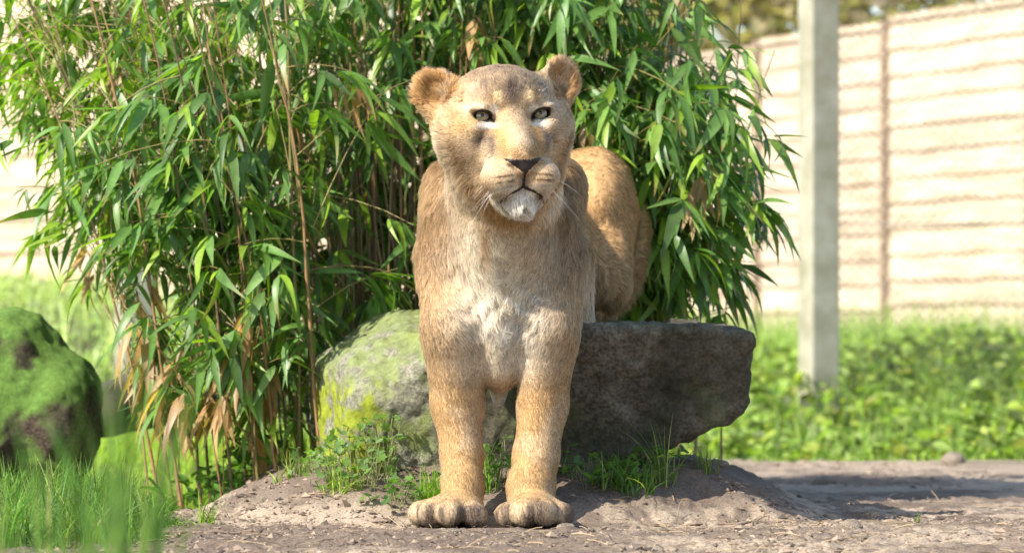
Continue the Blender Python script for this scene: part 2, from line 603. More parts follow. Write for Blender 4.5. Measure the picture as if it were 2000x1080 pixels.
    lay(PALE * 1.05, 0.55 * np.exp(-((ax - 0.095 + 0.25 * (z - 0.03)) / 0.02) ** 2) * sstep(-0.02, 0.03, z) * sstep(0.10, 0.05, z))
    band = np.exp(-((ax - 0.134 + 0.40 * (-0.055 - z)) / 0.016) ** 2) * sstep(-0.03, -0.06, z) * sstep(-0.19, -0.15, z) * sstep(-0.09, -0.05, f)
    lay(BROWN * 1.1, 0.65 * band)  # shading of the cheek hollow behind the muzzle, painted as a brown band
    # muzzle
    mz = sstep(-0.100, -0.114, z) * sstep(0.078, 0.055, ax) * sstep(0.015, 0.04, f)
    lay(PALE * np.array([1.08, 1.0, 0.9]), 0.75 * mz)
    for zz in (-0.131, -0.143, -0.155):
        row = np.exp(-((z - zz + 0.10 * (ax - 0.03)) / 0.0030) ** 2) * sstep(0.018, 0.028, ax) * sstep(0.075, 0.055, ax)
        lay(BROWN * 0.55, 0.95 * row * mz * sstep(-0.8, -0.1, n2))
    lay(WHITE, 0.6 * mz * sstep(-0.146, -0.16, z))
    lay(GREY * 0.8, 0.6 * sstep(0.016, 0.006, ax) * mz * sstep(-0.126, -0.138, z))
    chin = sstep(0.050, 0.038, ax) * sstep(lipz_of(ax) - 0.004, lipz_of(ax) - 0.012, z) * sstep(0.01, 0.03, f)
    lay(WHITE * 0.98, 0.95 * chin)
    lay(GREY, 0.6 * np.exp(-(((ax) / 0.014) ** 2 + ((z + 0.171) / 0.008) ** 2)))
    # ears
    er = sstep(0.10, 0.12, ax) * sstep(0.02, 0.04, z)
    lay(ORANGE * 1.1, 0.55 * er)
    lay(PALE * 1.05, 0.55 * er * sstep(0.0, 0.5, n2))
    lay(BROWN * 0.55, 0.7 * np.exp(-(((ax - 0.137) / 0.016) ** 2 + ((z - 0.052) / 0.016) ** 2)) * (f > -0.135))
    lay(DARK * 1.5, 0.8 * er * sstep(-0.15, -0.165, f))
    # rims
    lay(BLACK * 1.5, sstep(1.45, 1.1, eye - 0.20 * sstep(0.0, 0.006, z)) * (ax > 0.03))
    lay(BLACK * 2, np.exp(-(((ax - 0.0435) / 0.005) ** 2 + ((z + 0.010) / 0.005) ** 2)) * (f > -0.06))
    lay(DARK * 1.3, 0.45 * np.exp(-(((ax - 0.088) / 0.006) ** 2 + ((z - 0.004) / 0.003) ** 2)))
    lay(BLACK * 1.6, lip.astype(float))
    lay(np.array([0.022, 0.016, 0.015]), nose.astype(float))
    lay(BLACK, nose * sstep(0.009, 0.014, ax))
    C[:] = body * (1 - head[:, None]) + C * head[:, None]
    return np.clip(C * (1 + 0.10 * n2[:, None]), 0.004, 0.9)


def lipz_of(ax):
    return np.interp(ax, [0, 0.022, 0.046, 0.076], [-0.157, -0.168, -0.183, -0.203])


def lion_fur(V, Q, N, count):
    tri = np.concatenate([Q[:, [0, 1, 2]], Q[:, [0, 2, 3]]])
    A = np.linalg.norm(np.cross(V[tri[:, 1]] - V[tri[:, 0]], V[tri[:, 2]] - V[tri[:, 0]]), axis=1)
    ctr = V[tri].mean(1)
    qh = head_local(ctr)
    isH = (qh[:, 1] > -0.2) & (qh[:, 2] > -0.24)
    wgt = A * np.where(isH, 2.6, 1.0) * np.where(ctr[:, 1] > 0.6, 0.6, 1.0)
    t = RNG.choice(len(tri), count, p=wgt / wgt.sum())
    u = np.sqrt(RNG.random(count))
    v = RNG.random(count)
    ba = np.stack([1 - u, u * (1 - v), u * v], 1)
    P = (V[tri[t]] * ba[..., None]).sum(1)
    n = nrm((N[tri[t]] * ba[..., None]).sum(1))
    q, head, nose, lip, eye = lion_masks(P)
    keep = ~(nose | lip | (eye < 1.25))
    P, n, q, head = P[keep], n[keep], q[keep], head[keep]
    x, f, z = q.T
    ax = np.abs(x)
    X, Y, Z = P.T
    # flow on the body
    fl = np.stack([0.25 * X, np.full_like(X, -0.15), np.full_like(X, -1.0)], 1)
    bk = sstep(0.35, 0.75, Y)[:, None]
    fl = fl * (1 - bk) + np.stack([0 * X, 0.7 + 0 * X, -0.7 + 0 * X], 1) * bk
    ch = (np.exp(-((X + 0.02) / 0.13) ** 2) * sstep(0.36, 0.44, Z) * sstep(0.62, 0.54, Z))[:, None]
    fl = fl + ch * np.stack([-2.2 * np.sign(X + 0.018) * np.minimum(np.abs(X + 0.018) * 6, 0.6), 0 * X, 0.1 + 0 * X], 1)
    pw = sstep(0.07, 0.04, Z)[:, None]
    fl = fl + pw * np.stack([0 * X, -1.0 + 0 * X, -0.2 + 0 * X], 1)
    # flow on the head
    v = q - np.array([0, 0.135, -0.085])
    v = nrm(v)
    lo = sstep(-0.03, -0.12, z) * sstep(0.05, 0.10, ax)
    v = v + np.stack([np.sign(x) * 0.25 * lo, 0 * x, -0.7 * lo], 1)
    cn = sstep(-0.160, -0.174, z) * sstep(0.075, 0.05, ax) * sstep(-0.03, 0.02, f)
    v = v * (1 - cn[:, None]) + np.stack([0.12 * x / 0.05, 0.30 + 0 * x, -1 + 0 * x], 1) * cn[:, None]
    ear = sstep(0.095, 0.115, ax) * sstep(0.03, 0.045, z)
    ev = q - np.stack([np.sign(x) * 0.115, -0.12 + 0 * x, 0.03 + 0 * x], 1)
    v = v * (1 - ear[:, None]) + nrm(ev) * ear[:, None]
    hv = np.stack([v[:, 0], -v[:, 1], v[:, 2]], 1) @ HEAD_M.T
    fl = nrm(fl) * (1 - head[:, None]) + nrm(hv) * head[:, None]
    # clumps
    def clump(size, seed):
        Pw = P + 0.5 * size * np.stack([vnoise(P, 0.7 / size, seed + k) for k in range(3)], 1)
        key = np.floor(Pw / size).astype(np.int64)
        key = (key[:, 0] + 5000) * 100000000 + (key[:, 1] + 5000) * 10000 + key[:, 2] + 5000
        _, inv = np.unique(key, return_inverse=True)
        m = inv.max() + 1
        cnt = np.bincount(inv, minlength=m)
        cen = np.stack([np.bincount(inv, P[:, k], m) / cnt for k in range(3)], 1)
        return inv, cen, m
    i1, c1, m1 = clump(0.013, 11)
    i2, c2, m2 = clump(0.032, 23)
    jit = (RNG.normal(0, 0.17, (m1, 3))[i1] * (0.35 + 0.65 * sstep(0.30, 0.42, Z)[:, None]) + RNG.normal(0, 0.17, (m2, 3))[i2] * sstep(0.30, 0.42, Z)[:, None] + RNG.normal(0, 0.16, (len(P), 3)))
    ln = 0.0095 + 0 * X
    ln = ln + 0.006 * sstep(0.30, 0.45, Z)
    ln = ln + 0.014 * ch[:, 0] + 0.010 * sstep(0.5, 0.7, Z) * (Y < 0.3) * (1 - head)
    ln = ln + 0.016 * sstep(0.30, 0.45, Y) * sstep(0.68, 0.56, Z) * sstep(0.30, 0.40, Z)
    lh = 0.0080 + 0.005 * sstep(0.0, 0.05, z)
    lh = lh + 0.016 * sstep(0.07, 0.12, ax) * sstep(0.05, -0.04, z) * sstep(0.0, -0.06, f)
    lh = lh + 0.010 * sstep(-0.10, -0.17, z) * sstep(0.02, -0.05, f)
    lh = np.where(f > 0.02, np.minimum(lh, 0.0062), lh)
    lh = lh + 0.018 * cn * sstep(-0.165, -0.19, z)
    lh = lh + 0.007 * ear
    ln = ln * (1 - head) + lh * head
    ln = ln * (0.7 + 0.5 * RNG.random(len(P))) * (0.85 + 0.3 * RNG.random(m1)[i1])
    ln = np.where(Z < 0.06, ln * 1.25, ln)
    tg = nrm(fl + jit * (1 - 0.45 * head[:, None]))
    tg = nrm(tg - n * (tg * n).sum(1, keepdims=True) * 0.9)
    lift = (0.28 + 0.22 * RNG.random(len(P)))[:, None]
    lift = np.maximum(lift, 0.0042 / ln[:, None])
    pts = []
    NP = 4
    for k in range(NP):
        s = k / (NP - 1)
        p = P + ln[:, None] * (s * tg * (0.75 + 0.25 * s) + n * lift * (s - 0.45 * s * s))
        pull = 0.55 * s ** 1.5
        p = p + pull * ((c1[i1] - P) * 0.75 + 0.25 * (c2[i2] - P)) * sstep(0.005, 0.018, ln)[:, None]
        pts.append(p)
    pts = np.stack(pts, 1) - n[:, None, :] * 0.0006
    pts[..., 2] = np.maximum(pts[..., 2], 0.003)
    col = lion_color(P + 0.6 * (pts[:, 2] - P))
    var = (1 + RNG.normal(0, 0.27, len(P)) + RNG.normal(0, 0.06, m1)[i1] + RNG.normal(0, 0.06, m2)[i2])[:, None]
    col = np.clip(col * np.clip(var, 0.55, 1.5), 0.004, 0.92)
    return pts, col, n


def hair_object(name, pts, rad_root, rad_tip, mat, parent, col=None, nor=None):
    n, k = pts.shape[:2]
    hc = bpy.data.hair_curves.new(name)
    hc.add_curves([k] * n)
    hc.points.foreach_set("position", np.ascontiguousarray(pts, np.float32).ravel())
    s = np.linspace(0, 1, k)
    rr = (rad_root + (rad_tip - rad_root) * s ** 1.5)[None, :] * np.ones((n, 1))
    hc.points.foreach_set("radius", rr.astype(np.float32).ravel())
    if col is not None:
        a = hc.attributes.new("tint", 'FLOAT_COLOR', 'CURVE')
        c = np.ones((n, 4), np.float32)
        c[:, :3] = col
        a.data.foreach_set("color", c.ravel())
    if nor is not None:
        a = hc.attributes.new("skin_normal", 'FLOAT_VECTOR', 'CURVE')
        a.data.foreach_set("vector", np.ascontiguousarray(nor, np.float32).ravel())
    hc.materials.append(mat)
    o = bpy.data.objects.new(name, hc)
    COL.objects.link(o)
    if parent:
        o.parent = parent
    return o


def lioness():
    root = empty("lioness", (0, 0, 0))
    tag(root, "tawny lioness standing with front paws on bare earth and hind legs on the stone slab", "lioness")
    V, Q, N = build_lioness()
    m = Mat("lion_skin")
    m.l(m.attr(), m.b.inputs["Base Color"])
    q, head, nose, lip, eye = lion_masks(V)
    wet = np.clip(nose.astype(float) + lip * 0.6 + (eye < 1.2), 0, 1)
    ramp = m.n("ShaderNodeAttribute")
    ramp.attribute_name = "wet"
    mr = m.n("ShaderNodeMapRange")
    m.l(ramp.outputs["Fac"], mr.inputs[0])
    mr.inputs[3].default_value = 0.85
    mr.inputs[4].default_value = 0.32
    m.l(mr.outputs[0], m.b.inputs["Roughness"])
    m.set(Specular_IOR_Level=0.35)
    m.bump(m.noise(420, 2), 0.25, 0.002)
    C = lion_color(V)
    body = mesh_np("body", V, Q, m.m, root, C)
    a = body.data.attributes.new("wet", 'FLOAT', 'POINT')
    a.data.foreach_set("value", wet.astype(np.float32))
    # fur
    h = Mat("lion_fur")
    tint = h.attr()
    nv = h.n("ShaderNodeAttribute")
    nv.attribute_name = "skin_normal"
    hi_ = h.n("ShaderNodeHairInfo")
    tint = h.mix(1.0, tint, h.ramp(hi_.outputs["Intercept"], [(0.0, (0.42, 0.38, 0.34)), (0.45, (0.88, 0.86, 0.84)), (1.0, (1.25, 1.25, 1.25))]), 'MULTIPLY')  # occlusion at the hair roots put into the colour, tips lightened
    df = h.n("ShaderNodeBsdfDiffuse")
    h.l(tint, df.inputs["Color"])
    h.l(nv.outputs["Vector"], df.inputs["Normal"])
    ph = h.n("ShaderNodeBsdfHairPrincipled")
    ph.parametrization = 'COLOR'
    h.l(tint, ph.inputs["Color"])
    ph.inputs["Roughness"].default_value = 0.6
    ph.inputs["Radial Roughness"].default_value = 0.7
    mx = h.n("ShaderNodeMixShader")
    mx.inputs[0].default_value = 0.22
    h.l(df.outputs[0], mx.inputs[1])
    h.l(ph.outputs[0], mx.inputs[2])
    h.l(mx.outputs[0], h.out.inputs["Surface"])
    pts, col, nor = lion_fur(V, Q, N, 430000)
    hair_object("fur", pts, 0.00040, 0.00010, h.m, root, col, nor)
    # eyes
    sc_m = Mat("eye_white").set(Base_Color=(0.03, 0.02, 0.015, 1), Roughness=0.08)
    ir = Mat("eye_iris")
    tc = ir.n("ShaderNodeTexCoord")
    ir.l(ir.ramp(ir.noise(260, 3, vec=tc.outputs["Object"]), [(0.3, (0.17, 0.135, 0.07)), (0.7, (0.33, 0.29, 0.18))]), ir.b.inputs["Base Color"])
    ir.set(Roughness=0.06, Coat_Weight=0.6, Coat_Roughness=0.02)
    pu = Mat("eye_pupil").set(Base_Color=(0.004, 0.004, 0.004, 1), Roughness=0.05)
    look = nrm(np.array([0.06, -1.0, 0.10]))
    rq = Vector(look).to_track_quat('Z', 'Y')

    def dome(r, a0, a1, n=8, seg=24):
        vs_, fs = [], []
        for i in range(n + 1):
            a = a0 + (a1 - a0) * i / n
            for j in range(seg):
                t = 2 * math.pi * j / seg
                vs_.append((r * math.sin(a) * math.cos(t), r * math.sin(a) * math.sin(t), r * math.cos(a)))
        for i in range(n):
            for j in range(seg):
                fs.append((i * seg + j, (i + 1) * seg + j, (i + 1) * seg + (j + 1) % seg, i * seg + (j + 1) % seg))
        return np.array(vs_), np.array(fs)
    for s in (-1, 1):
        e = mesh_np("eye", *dome(EYE_R, 0.001, math.pi - 0.001, 20), sc_m.m, root)
        e.location = HL(s * EYE_X, EYE_F, 0.001)
        e.rotation_mode = 'QUATERNION'
        e.rotation_quaternion = rq
        mesh_np("iris", *dome(EYE_R * 1.012, 0.20, 0.84), ir.m, e)
        mesh_np("pupil", *dome(EYE_R * 1.016, 0.001, 0.23), pu.m, e)
    # whiskers
    wp = []
    for s in (-1, 1):
        for k in range(10):
            a, bb = random.uniform(0.022, 0.060), random.choice((-0.131, -0.139, -0.147, -0.155))
            p0 = np.array([s * a, 0.098 - 0.55 * max(0, a - 0.03), bb])
            d = nrm(np.array([s * random.uniform(0.8, 1.2), random.uniform(-0.15, 0.3), random.uniform(-0.75, -0.1)]))
            Lw = random.uniform(0.05, 0.12)
            wp.append([HL(*(p0 + d * Lw * t + np.array([0, -0.02 * t * t, -0.035 * t * t]))) for t in np.linspace(0, 1, 7)])
        for k in range(3):
            p0 = np.array([s * random.uniform(0.035, 0.06), 0.0, 0.036])
            d = nrm(np.array([s * 0.5, 0.5, 0.8]))
            wp.append([HL(*(p0 + d * random.uniform(0.02, 0.045) * t + np.array([s * 0.01 * t * t, 0, -0.008 * t * t]))) for t in np.linspace(0, 1, 7)])
    wm = Mat("whisker").set(Base_Color=(0.85, 0.8, 0.72, 1), Roughness=0.4)
    tag(hair_object("whiskers", np.array(wp), 0.00024, 0.00008, wm.m, root), kind="stuff")


lioness()
# ------------------------------------------------------------------ ground, rock, fences
def gz(x, y):
    x, y = np.asarray(x, float), np.asarray(y, float)
    wob = 0.05 * np.sin(x * 5.1 + 1.0) + 0.03 * np.sin(x * 11.3)
    mound = sstep(0.03, 0.42, y + wob) * sstep(-0.78, -0.36, x + 0.12 * y) * sstep(0.78, 0.46, x) * sstep(2.6, 1.2, y)
    z = 0.118 * mound
    # the earth falls away behind, to the left of the bamboo and beyond the crest on the right
    left = sstep(-0.55, -1.0, x) * sstep(0.4, 1.6, y)
    z = z - 0.16 * left * sstep(4.5, 3.0, y)
    far = sstep(5.0, 6.2, y + 0.25 * np.sin(x * 1.3))
    z = z - 0.20 * far * sstep(9, 6.5, y)
    bank = sstep(6.3, 10.5, y)
    z = z + bank * (0.26 + 0.34 * sstep(-0.3, -2.6, x))
    z = z - 0.02 * sstep(-0.9, -0.2, -y) * 0
    return z


def relief(x, y):
    P = np.stack([x, y, 0 * x], -1)
    near = sstep(7.0, 4.0, y)
    a = 0.010 * fbm(P, 1.6, 2, 31)
    rough = 0.35 + 0.65 * sstep(-0.25, 0.45, fbm(P, 1.6, 2, 35) + 0.9 * sstep(-0.3, -0.75, x) + 0.55 * sstep(-0.02, -0.3, y))
    c = fbm(P, 19, 3, 41)
    a = a + rough * (0.0075 * np.maximum(c, -0.3) + 0.0065 * (1 - 2 * np.abs(vnoise(P, 46, 44))) + 0.0032 * fbm(P, 110, 2, 47))
    a = a + 0.012 * fbm(P, 9, 3, 36) * sstep(0.05, 0.25, y) * sstep(1.4, 0.9, y) * sstep(0.9, 0.6, np.abs(x))
    paw = np.exp(-(((x + 0.01) / 0.22) ** 2 + ((y + 0.01) / 0.13) ** 2) ** 2)
    return a * near * (1 - 0.6 * paw) + 0.005 * paw


def ground():
    xs = np.concatenate([-np.geomspace(1.5, 160, 36)[::-1], np.arange(-1.49, 1.495, 0.0085), np.geomspace(1.5, 160, 36)])
    ys = np.concatenate([-np.geomspace(1.35, 40, 14)[::-1], np.arange(-1.34, 0.9, 0.0075), np.arange(0.9, 6.5, 0.028), np.geomspace(6.53, 320, 60)])
    Xg, Yg = np.meshgrid(xs, ys, indexing='ij')
    Z = gz(Xg, Yg) + relief(Xg, Yg)
    P = np.stack([Xg, Yg, 0 * Xg], -1).reshape(-1, 3)
    x, y = P[:, 0], P[:, 1]
    n = fbm(P, 2.1, 4, 51)
    n3 = fbm(P, 26, 3, 52)
    dry = np.array([0.36, 0.285, 0.208])
    dark_earth = np.array([0.145, 0.105, 0.078])
    red = np.array([0.150, 0.112, 0.084])
    soil = np.array([0.10, 0.115, 0.04])
    C = np.tile(dry, (len(P), 1))
    zz = (gz(x, y))

    def lay(c, m):
        C[:] = C * (1 - m[:, None]) + c * m[:, None]
    lay(red, 0.9 * sstep(0.015, 0.07, zz) * sstep(2, 1, y))
    lay(dark_earth, 0.85 * sstep(-0.1, 0.6, n + 1.0 * sstep(-0.2, -0.65, x) * sstep(0.15, -0.2, y) + 1.0 * sstep(-0.08, -0.25, y) * sstep(0.4, -0.25, x) - 0.15))  # darker mud in patches and towards the near left
    lay(dark_earth * 0.9, 0.7 * sstep(0.05, 0.5, n3 + 0.5 * (vnoise(P, 5, 57)) - 0.08))
    lay(dark_earth * 0.85, 0.7 * np.exp(-(((x - 1.0) / 0.35) ** 2 + ((y - 0.65) / 0.5) ** 2)) * sstep(-0.5, 0.4, n3))  # one broad darker patch on the open earth past the slab
    green = np.maximum(sstep(5.2, 6.2, y + 0.25 * np.sin(x * 1.3)), sstep(-0.66, -0.95, x + 0.15 * vnoise(P, 4, 58)) * sstep(-0.5, 0.1, y + 0.5))
    lay(soil, green * 0.95)
    nx, ny = Xg.shape
    ii = np.arange(nx * ny).reshape(nx, ny)
    F = np.stack([ii[:-1, :-1], ii[1:, :-1], ii[1:, 1:], ii[:-1, 1:]], -1).reshape(-1, 4)
    m = Mat("earth")
    c = m.attr()
    co = m.n("ShaderNodeTexCoord").outputs["Object"]
    sp = m.ramp(m.noise(190, 5, 0.7, vec=co), [(0.32, (0.45, 0.42, 0.40)), (0.52, (0.96, 0.96, 0.96)), (0.72, (1.28, 1.25, 1.2))])
    m.l(m.mix(1.0, c, sp, 'MULTIPLY'), m.b.inputs["Base Color"])
    m.set(Roughness=0.92, Specular_IOR_Level=0.25)
    m.bump(m.noise(260, 6, 0.7, vec=co), 0.6, 0.006)
    o = mesh_np("ground", np.stack([Xg, Yg, Z], -1).reshape(-1, 3), F, m.m, None, C)
    tag(o, kind="structure")
    return o


ground()


def rock_mesh(planes, lo, hi, h, k, amp, seed, fine=0.004):
    pl = [(nrm(np.array(n, float)), np.array(p, float)) for n, p in planes]

    def fn(P, cull):
        d = np.full(len(P), -9.0)
        for n, p in pl:
            e = (P - p) @ n
            hh = np.clip(0.5 - 0.5 * (d - e) / k, 0, 1)
            d = d * (1 - hh) + e * hh + k * hh * (1 - hh)
        return d + amp * fbm(P, 4.5, 3, seed) + fine * fbm(P, 34, 3, seed + 9)
    V, Q = blob_mesh(fn, lo, hi, h)
    return V, Q


def rock_material(name, dark, light, moss, scale=1.0):
    m = Mat(name)
    co = m.n("ShaderNodeTexCoord").outputs["Object"]
    base = m.ramp(m.noise(7 * scale, 6, 0.65, vec=co), [(0.3, dark), (0.7, light)])
    at = m.n("ShaderNodeAttribute")
    at.attribute_name = "pale"
    base = m.mix(at.outputs["Fac"], base, m.mix(m.noise(16 * scale, 5, 0.6, vec=co), (0.15, 0.138, 0.105), (0.42, 0.395, 0.32)))
    speck = m.ramp(m.noise(120 * scale, 3, 0.6, vec=co), [(0.35, (0.5, 0.5, 0.5)), (0.6, (1.1, 1.1, 1.1))])
    base = m.mix(1.0, base, speck, 'MULTIPLY')
    c = m.mix(m.n("ShaderNodeAttribute").outputs["Fac"], base, moss)
    fac = c.node.inputs[0].links[0].from_node
    fac.attribute_name = "moss"
    at2 = m.n("ShaderNodeAttribute")
    at2.attribute_name = "fringe"
    c = m.mix(at2.outputs["Fac"], c, (0.27, 0.31, 0.03))
    at3 = m.n("ShaderNodeAttribute")
    at3.attribute_name = "stain"
    c = m.mix(at3.outputs["Fac"], c, (0.040, 0.042, 0.024))
    c = m.mix(0.8, c, m.ramp(m.noise(34 * scale, 6, 0.7, vec=co), [(0.3, (0.45, 0.45, 0.42)), (0.65, (1.2, 1.2, 1.15))]), 'MULTIPLY')
    m.l(c, m.b.inputs["Base Color"])
    m.set(Roughness=0.9, Specular_IOR_Level=0.2)
    m.bump(m.noise(60 * scale, 8, 0.75, vec=co), 0.8, 0.014)
    return m.m


def add_float(o, name, v):
    a = o.data.attributes.new(name, 'FLOAT', 'POINT')
    a.data.foreach_set("value", np.ascontiguousarray(v, np.float32))


def boulder_slab():
    pl = [((0.03, -0.02, 1), W(1280, 640, 0.45)),
          ((0, 0, -1), (0, 0.6, 0.06)),
          ((0.03, -1, -0.30), W(1300, 745, 0.37)),
          ((1, 0.22, 0.14), W(1466, 745, 0.42)),
          ((0.42, 0.05, -0.90), W(1400, 842, 0.42)),
          ((0.80, 0.2, -0.5), W(1476, 795, 0.42)),
          ((0, 1, 0.1), (0, 1.32, 0.4)),
          ((-1, -0.15, -0.05), W(664, 760, 0.50)),
          ((-0.54, -0.06, 0.84), W(728, 656, 0.6)),
          ((-0.34, -0.62, 0.62), W(745, 700, 0.42)),
          ((-0.25, -1, 0.05), W(815, 830, 0.33))]
    V, Q = rock_mesh(pl, (-0.60, 0.15, 0.0), (0.75, 1.50, 0.62), 0.0060, 0.030, 0.014, 61, 0.0065)
    N = vnormals(V, Q)
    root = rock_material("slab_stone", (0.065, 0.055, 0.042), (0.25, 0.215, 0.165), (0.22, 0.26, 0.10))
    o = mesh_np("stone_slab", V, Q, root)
    n = fbm(V, 9, 4, 71)
    left = sstep(-0.10, -0.22, V[:, 0])
    nf = fbm(V, 38, 3, 73)
    mo = left * sstep(-0.5, 0.6, N[:, 2] + 0.8 * n + 0.7 * nf) * 0.85 + left * 0.1
    mo = mo + 0.32 * sstep(0.1, 0.6, n) * (1 - left) + 0.25 * sstep(0.5, 0.9, N[:, 2]) * sstep(-0.3, 0.3, n)
    fr_ = sstep(-0.27, -0.34, V[:, 0]) * sstep(0.36, 0.28, V[:, 2]) * sstep(-0.4, 0.2, n + nf)
    add_float(o, "moss", np.clip(mo, 0, 0.95))
    add_float(o, "fringe", np.clip(fr_ + 0.25 * left * sstep(0.3, 0.8, n), 0, 1))
    top = sstep(0.415, 0.45, V[:, 2] + 0.03 * n) * sstep(0.62, 0.5, V[:, 1])  # lit top edge put into the colour as a pale lichen strip
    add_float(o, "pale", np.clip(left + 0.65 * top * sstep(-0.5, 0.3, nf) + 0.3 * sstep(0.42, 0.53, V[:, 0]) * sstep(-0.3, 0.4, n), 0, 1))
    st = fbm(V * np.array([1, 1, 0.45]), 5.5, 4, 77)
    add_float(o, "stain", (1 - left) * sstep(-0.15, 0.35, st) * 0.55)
    tag(o, "long flat-topped stone slab under the lioness, one end green with algae", "rock", kind="thing")
    return o


boulder_slab()


def mossy_boulder():
    c = W(40, 745, 1.6)
    b = Blob()
    b.ell(c + np.array([-0.07, 0, -0.06]), (0.19, 0.24, 0.25), 0.05)
    b.ell(c + np.array([0.10, -0.02, -0.10]), (0.12, 0.2, 0.18), 0.06)
    b.ell(c + np.array([-0.02, 0, 0.08]), (0.11, 0.16, 0.11), 0.06)
    fn = lambda P, cull: b(P, cull) + 0.02 * fbm(P, 6, 3, 81) + 0.006 * fbm(P, 30, 2, 83)
    V, Q = blob_mesh(fn, c - 0.46, c + np.array([0.36, 0.36, 0.36]), 0.009)
    N = vnormals(V, Q)
    o = mesh_np("mossy_boulder", V, Q, rock_material("mossy_stone", (0.06, 0.042, 0.032), (0.16, 0.115, 0.09), (0.13, 0.23, 0.045)))
    n = fbm(V, 8, 3, 85)
    add_float(o, "moss", np.clip(sstep(-0.35, 0.25, N[:, 2] * 0.9 + n * 0.8 - 0.5 * (N[:, 0] - 0.2)), 0, 0.97))
    tag(o, "rounded boulder thickly grown with green moss behind the long turf", "boulder")
    return c


MB_C = mossy_boulder()


def tube_np(pts, rad, seg=7, cap=True):
    pts = np.asarray(pts, float)
    n = len(pts)
    rad = np.broadcast_to(rad, (n,))
    t = nrm(np.gradient(pts, axis=0))
    ref = np.array([0.31, 0.95, 0.05]) if abs(t[0][2]) > 0.6 else np.array([0.1, 0.05, 1.0])
    u = nrm(np.cross(t, ref))
    v = np.cross(t, u)
    a = np.linspace(0, 2 * np.pi, seg, endpoint=False)
    ring = u[:, None] * np.cos(a)[None, :, None] + v[:, None] * np.sin(a)[None, :, None]
    V = (pts[:, None] + ring * rad[:, None, None]).reshape(-1, 3)
    i = np.arange(n - 1)[:, None] * seg
    j = np.arange(seg)[None]
    F = np.stack([i + j, i + (j + 1) % seg, i + seg + (j + 1) % seg, i + seg + j], -1).reshape(-1, 4)
    return V, F


def fallen_log():
    a, b_ = W(205, 800, 2.3), W(430, 770, 2.6)
    b = Blob()
    b.cap(a, b_, 0.075, 0.062, 0.02)
    b.ell(a * 0.6 + b_ * 0.4 + np.array([0, 0, 0.03]), (0.12, 0.1, 0.07), 0.05)
    fn = lambda P, cull: b(P, cull) + 0.010 * fbm(P, 14, 3, 91)
    V, Q = blob_mesh(fn, np.minimum(a, b_) - 0.2, np.maximum(a, b_) + 0.2, 0.009)
    m = Mat("log_bark")
    m.l(m.ramp(m.noise(14, 5), [(0.3, (0.025, 0.019, 0.014)), (0.75, (0.085, 0.062, 0.045))]), m.b.inputs["Base Color"])
    m.set(Roughness=0.95)
    tag(mesh_np("fallen_log", V, Q, m.m), "dark brown fallen log lying between mossy boulder and bamboo stems", "log")


fallen_log()


# ---- timber fences of overlapping boards
def box_np(lo, hi):
    x0, y0, z0 = lo
    x1, y1, z1 = hi
    V = np.array([(x0, y0, z0), (x1, y0, z0), (x1, y1, z0), (x0, y1, z0), (x0, y0, z1), (x1, y0, z1), (x1, y1, z1), (x0, y1, z1)], float)
    F = np.array([(0, 3, 2, 1), (4, 5, 6, 7), (0, 1, 5, 4), (1, 2, 6, 5), (2, 3, 7, 6), (3, 0, 4, 7)])
    return V, F


def timber(name, a, b, rough=0.8):
    m = Mat(name)
    tc = m.n("ShaderNodeTexCoord")
    mp = m.n("ShaderNodeMapping")
    mp.inputs["Scale"].default_value = (1.2, 8, 9)
    m.l(tc.outputs["Object"], mp.inputs[0])
    oi = m.n("ShaderNodeObjectInfo")
    ad = m.n("ShaderNodeVectorMath", operation='ADD')
    m.l(mp.outputs[0], ad.inputs[0])
    sc = m.n("ShaderNodeMath", operation='MULTIPLY')
    m.l(oi.outputs["Random"], sc.inputs[0])
    sc.inputs[1].default_value = 40
    m.l(sc.outputs[0], ad.inputs[1])
    c = m.ramp(m.noise(2.2, 6, 0.65, vec=ad.outputs[0]), [(0.32, a), (0.62, b)])
    v = m.n("ShaderNodeMapRange")
    m.l(oi.outputs["Random"], v.inputs[0])
    v.inputs[3].default_value = 0.82
    v.inputs[4].default_value = 1.08
    c = m.mix(1.0, c, m.n("ShaderNodeCombineColor").outputs[0], 'MULTIPLY')
    cc = [n for n in m.t.nodes if n.type == 'COMBINE_COLOR'][0]
    for k in range(3):
        m.l(v.outputs[0], cc.inputs[k])
    m.l(c, m.b.inputs["Base Color"])
    m.set(Roughness=rough, Specular_IOR_Level=0.2)
    return m.m


BOARD_M = timber("fence_board", (0.36, 0.27, 0.18), (0.60, 0.49, 0.37))
FPOST_M = timber("fence_post", (0.20, 0.145, 0.10), (0.34, 0.25, 0.175))


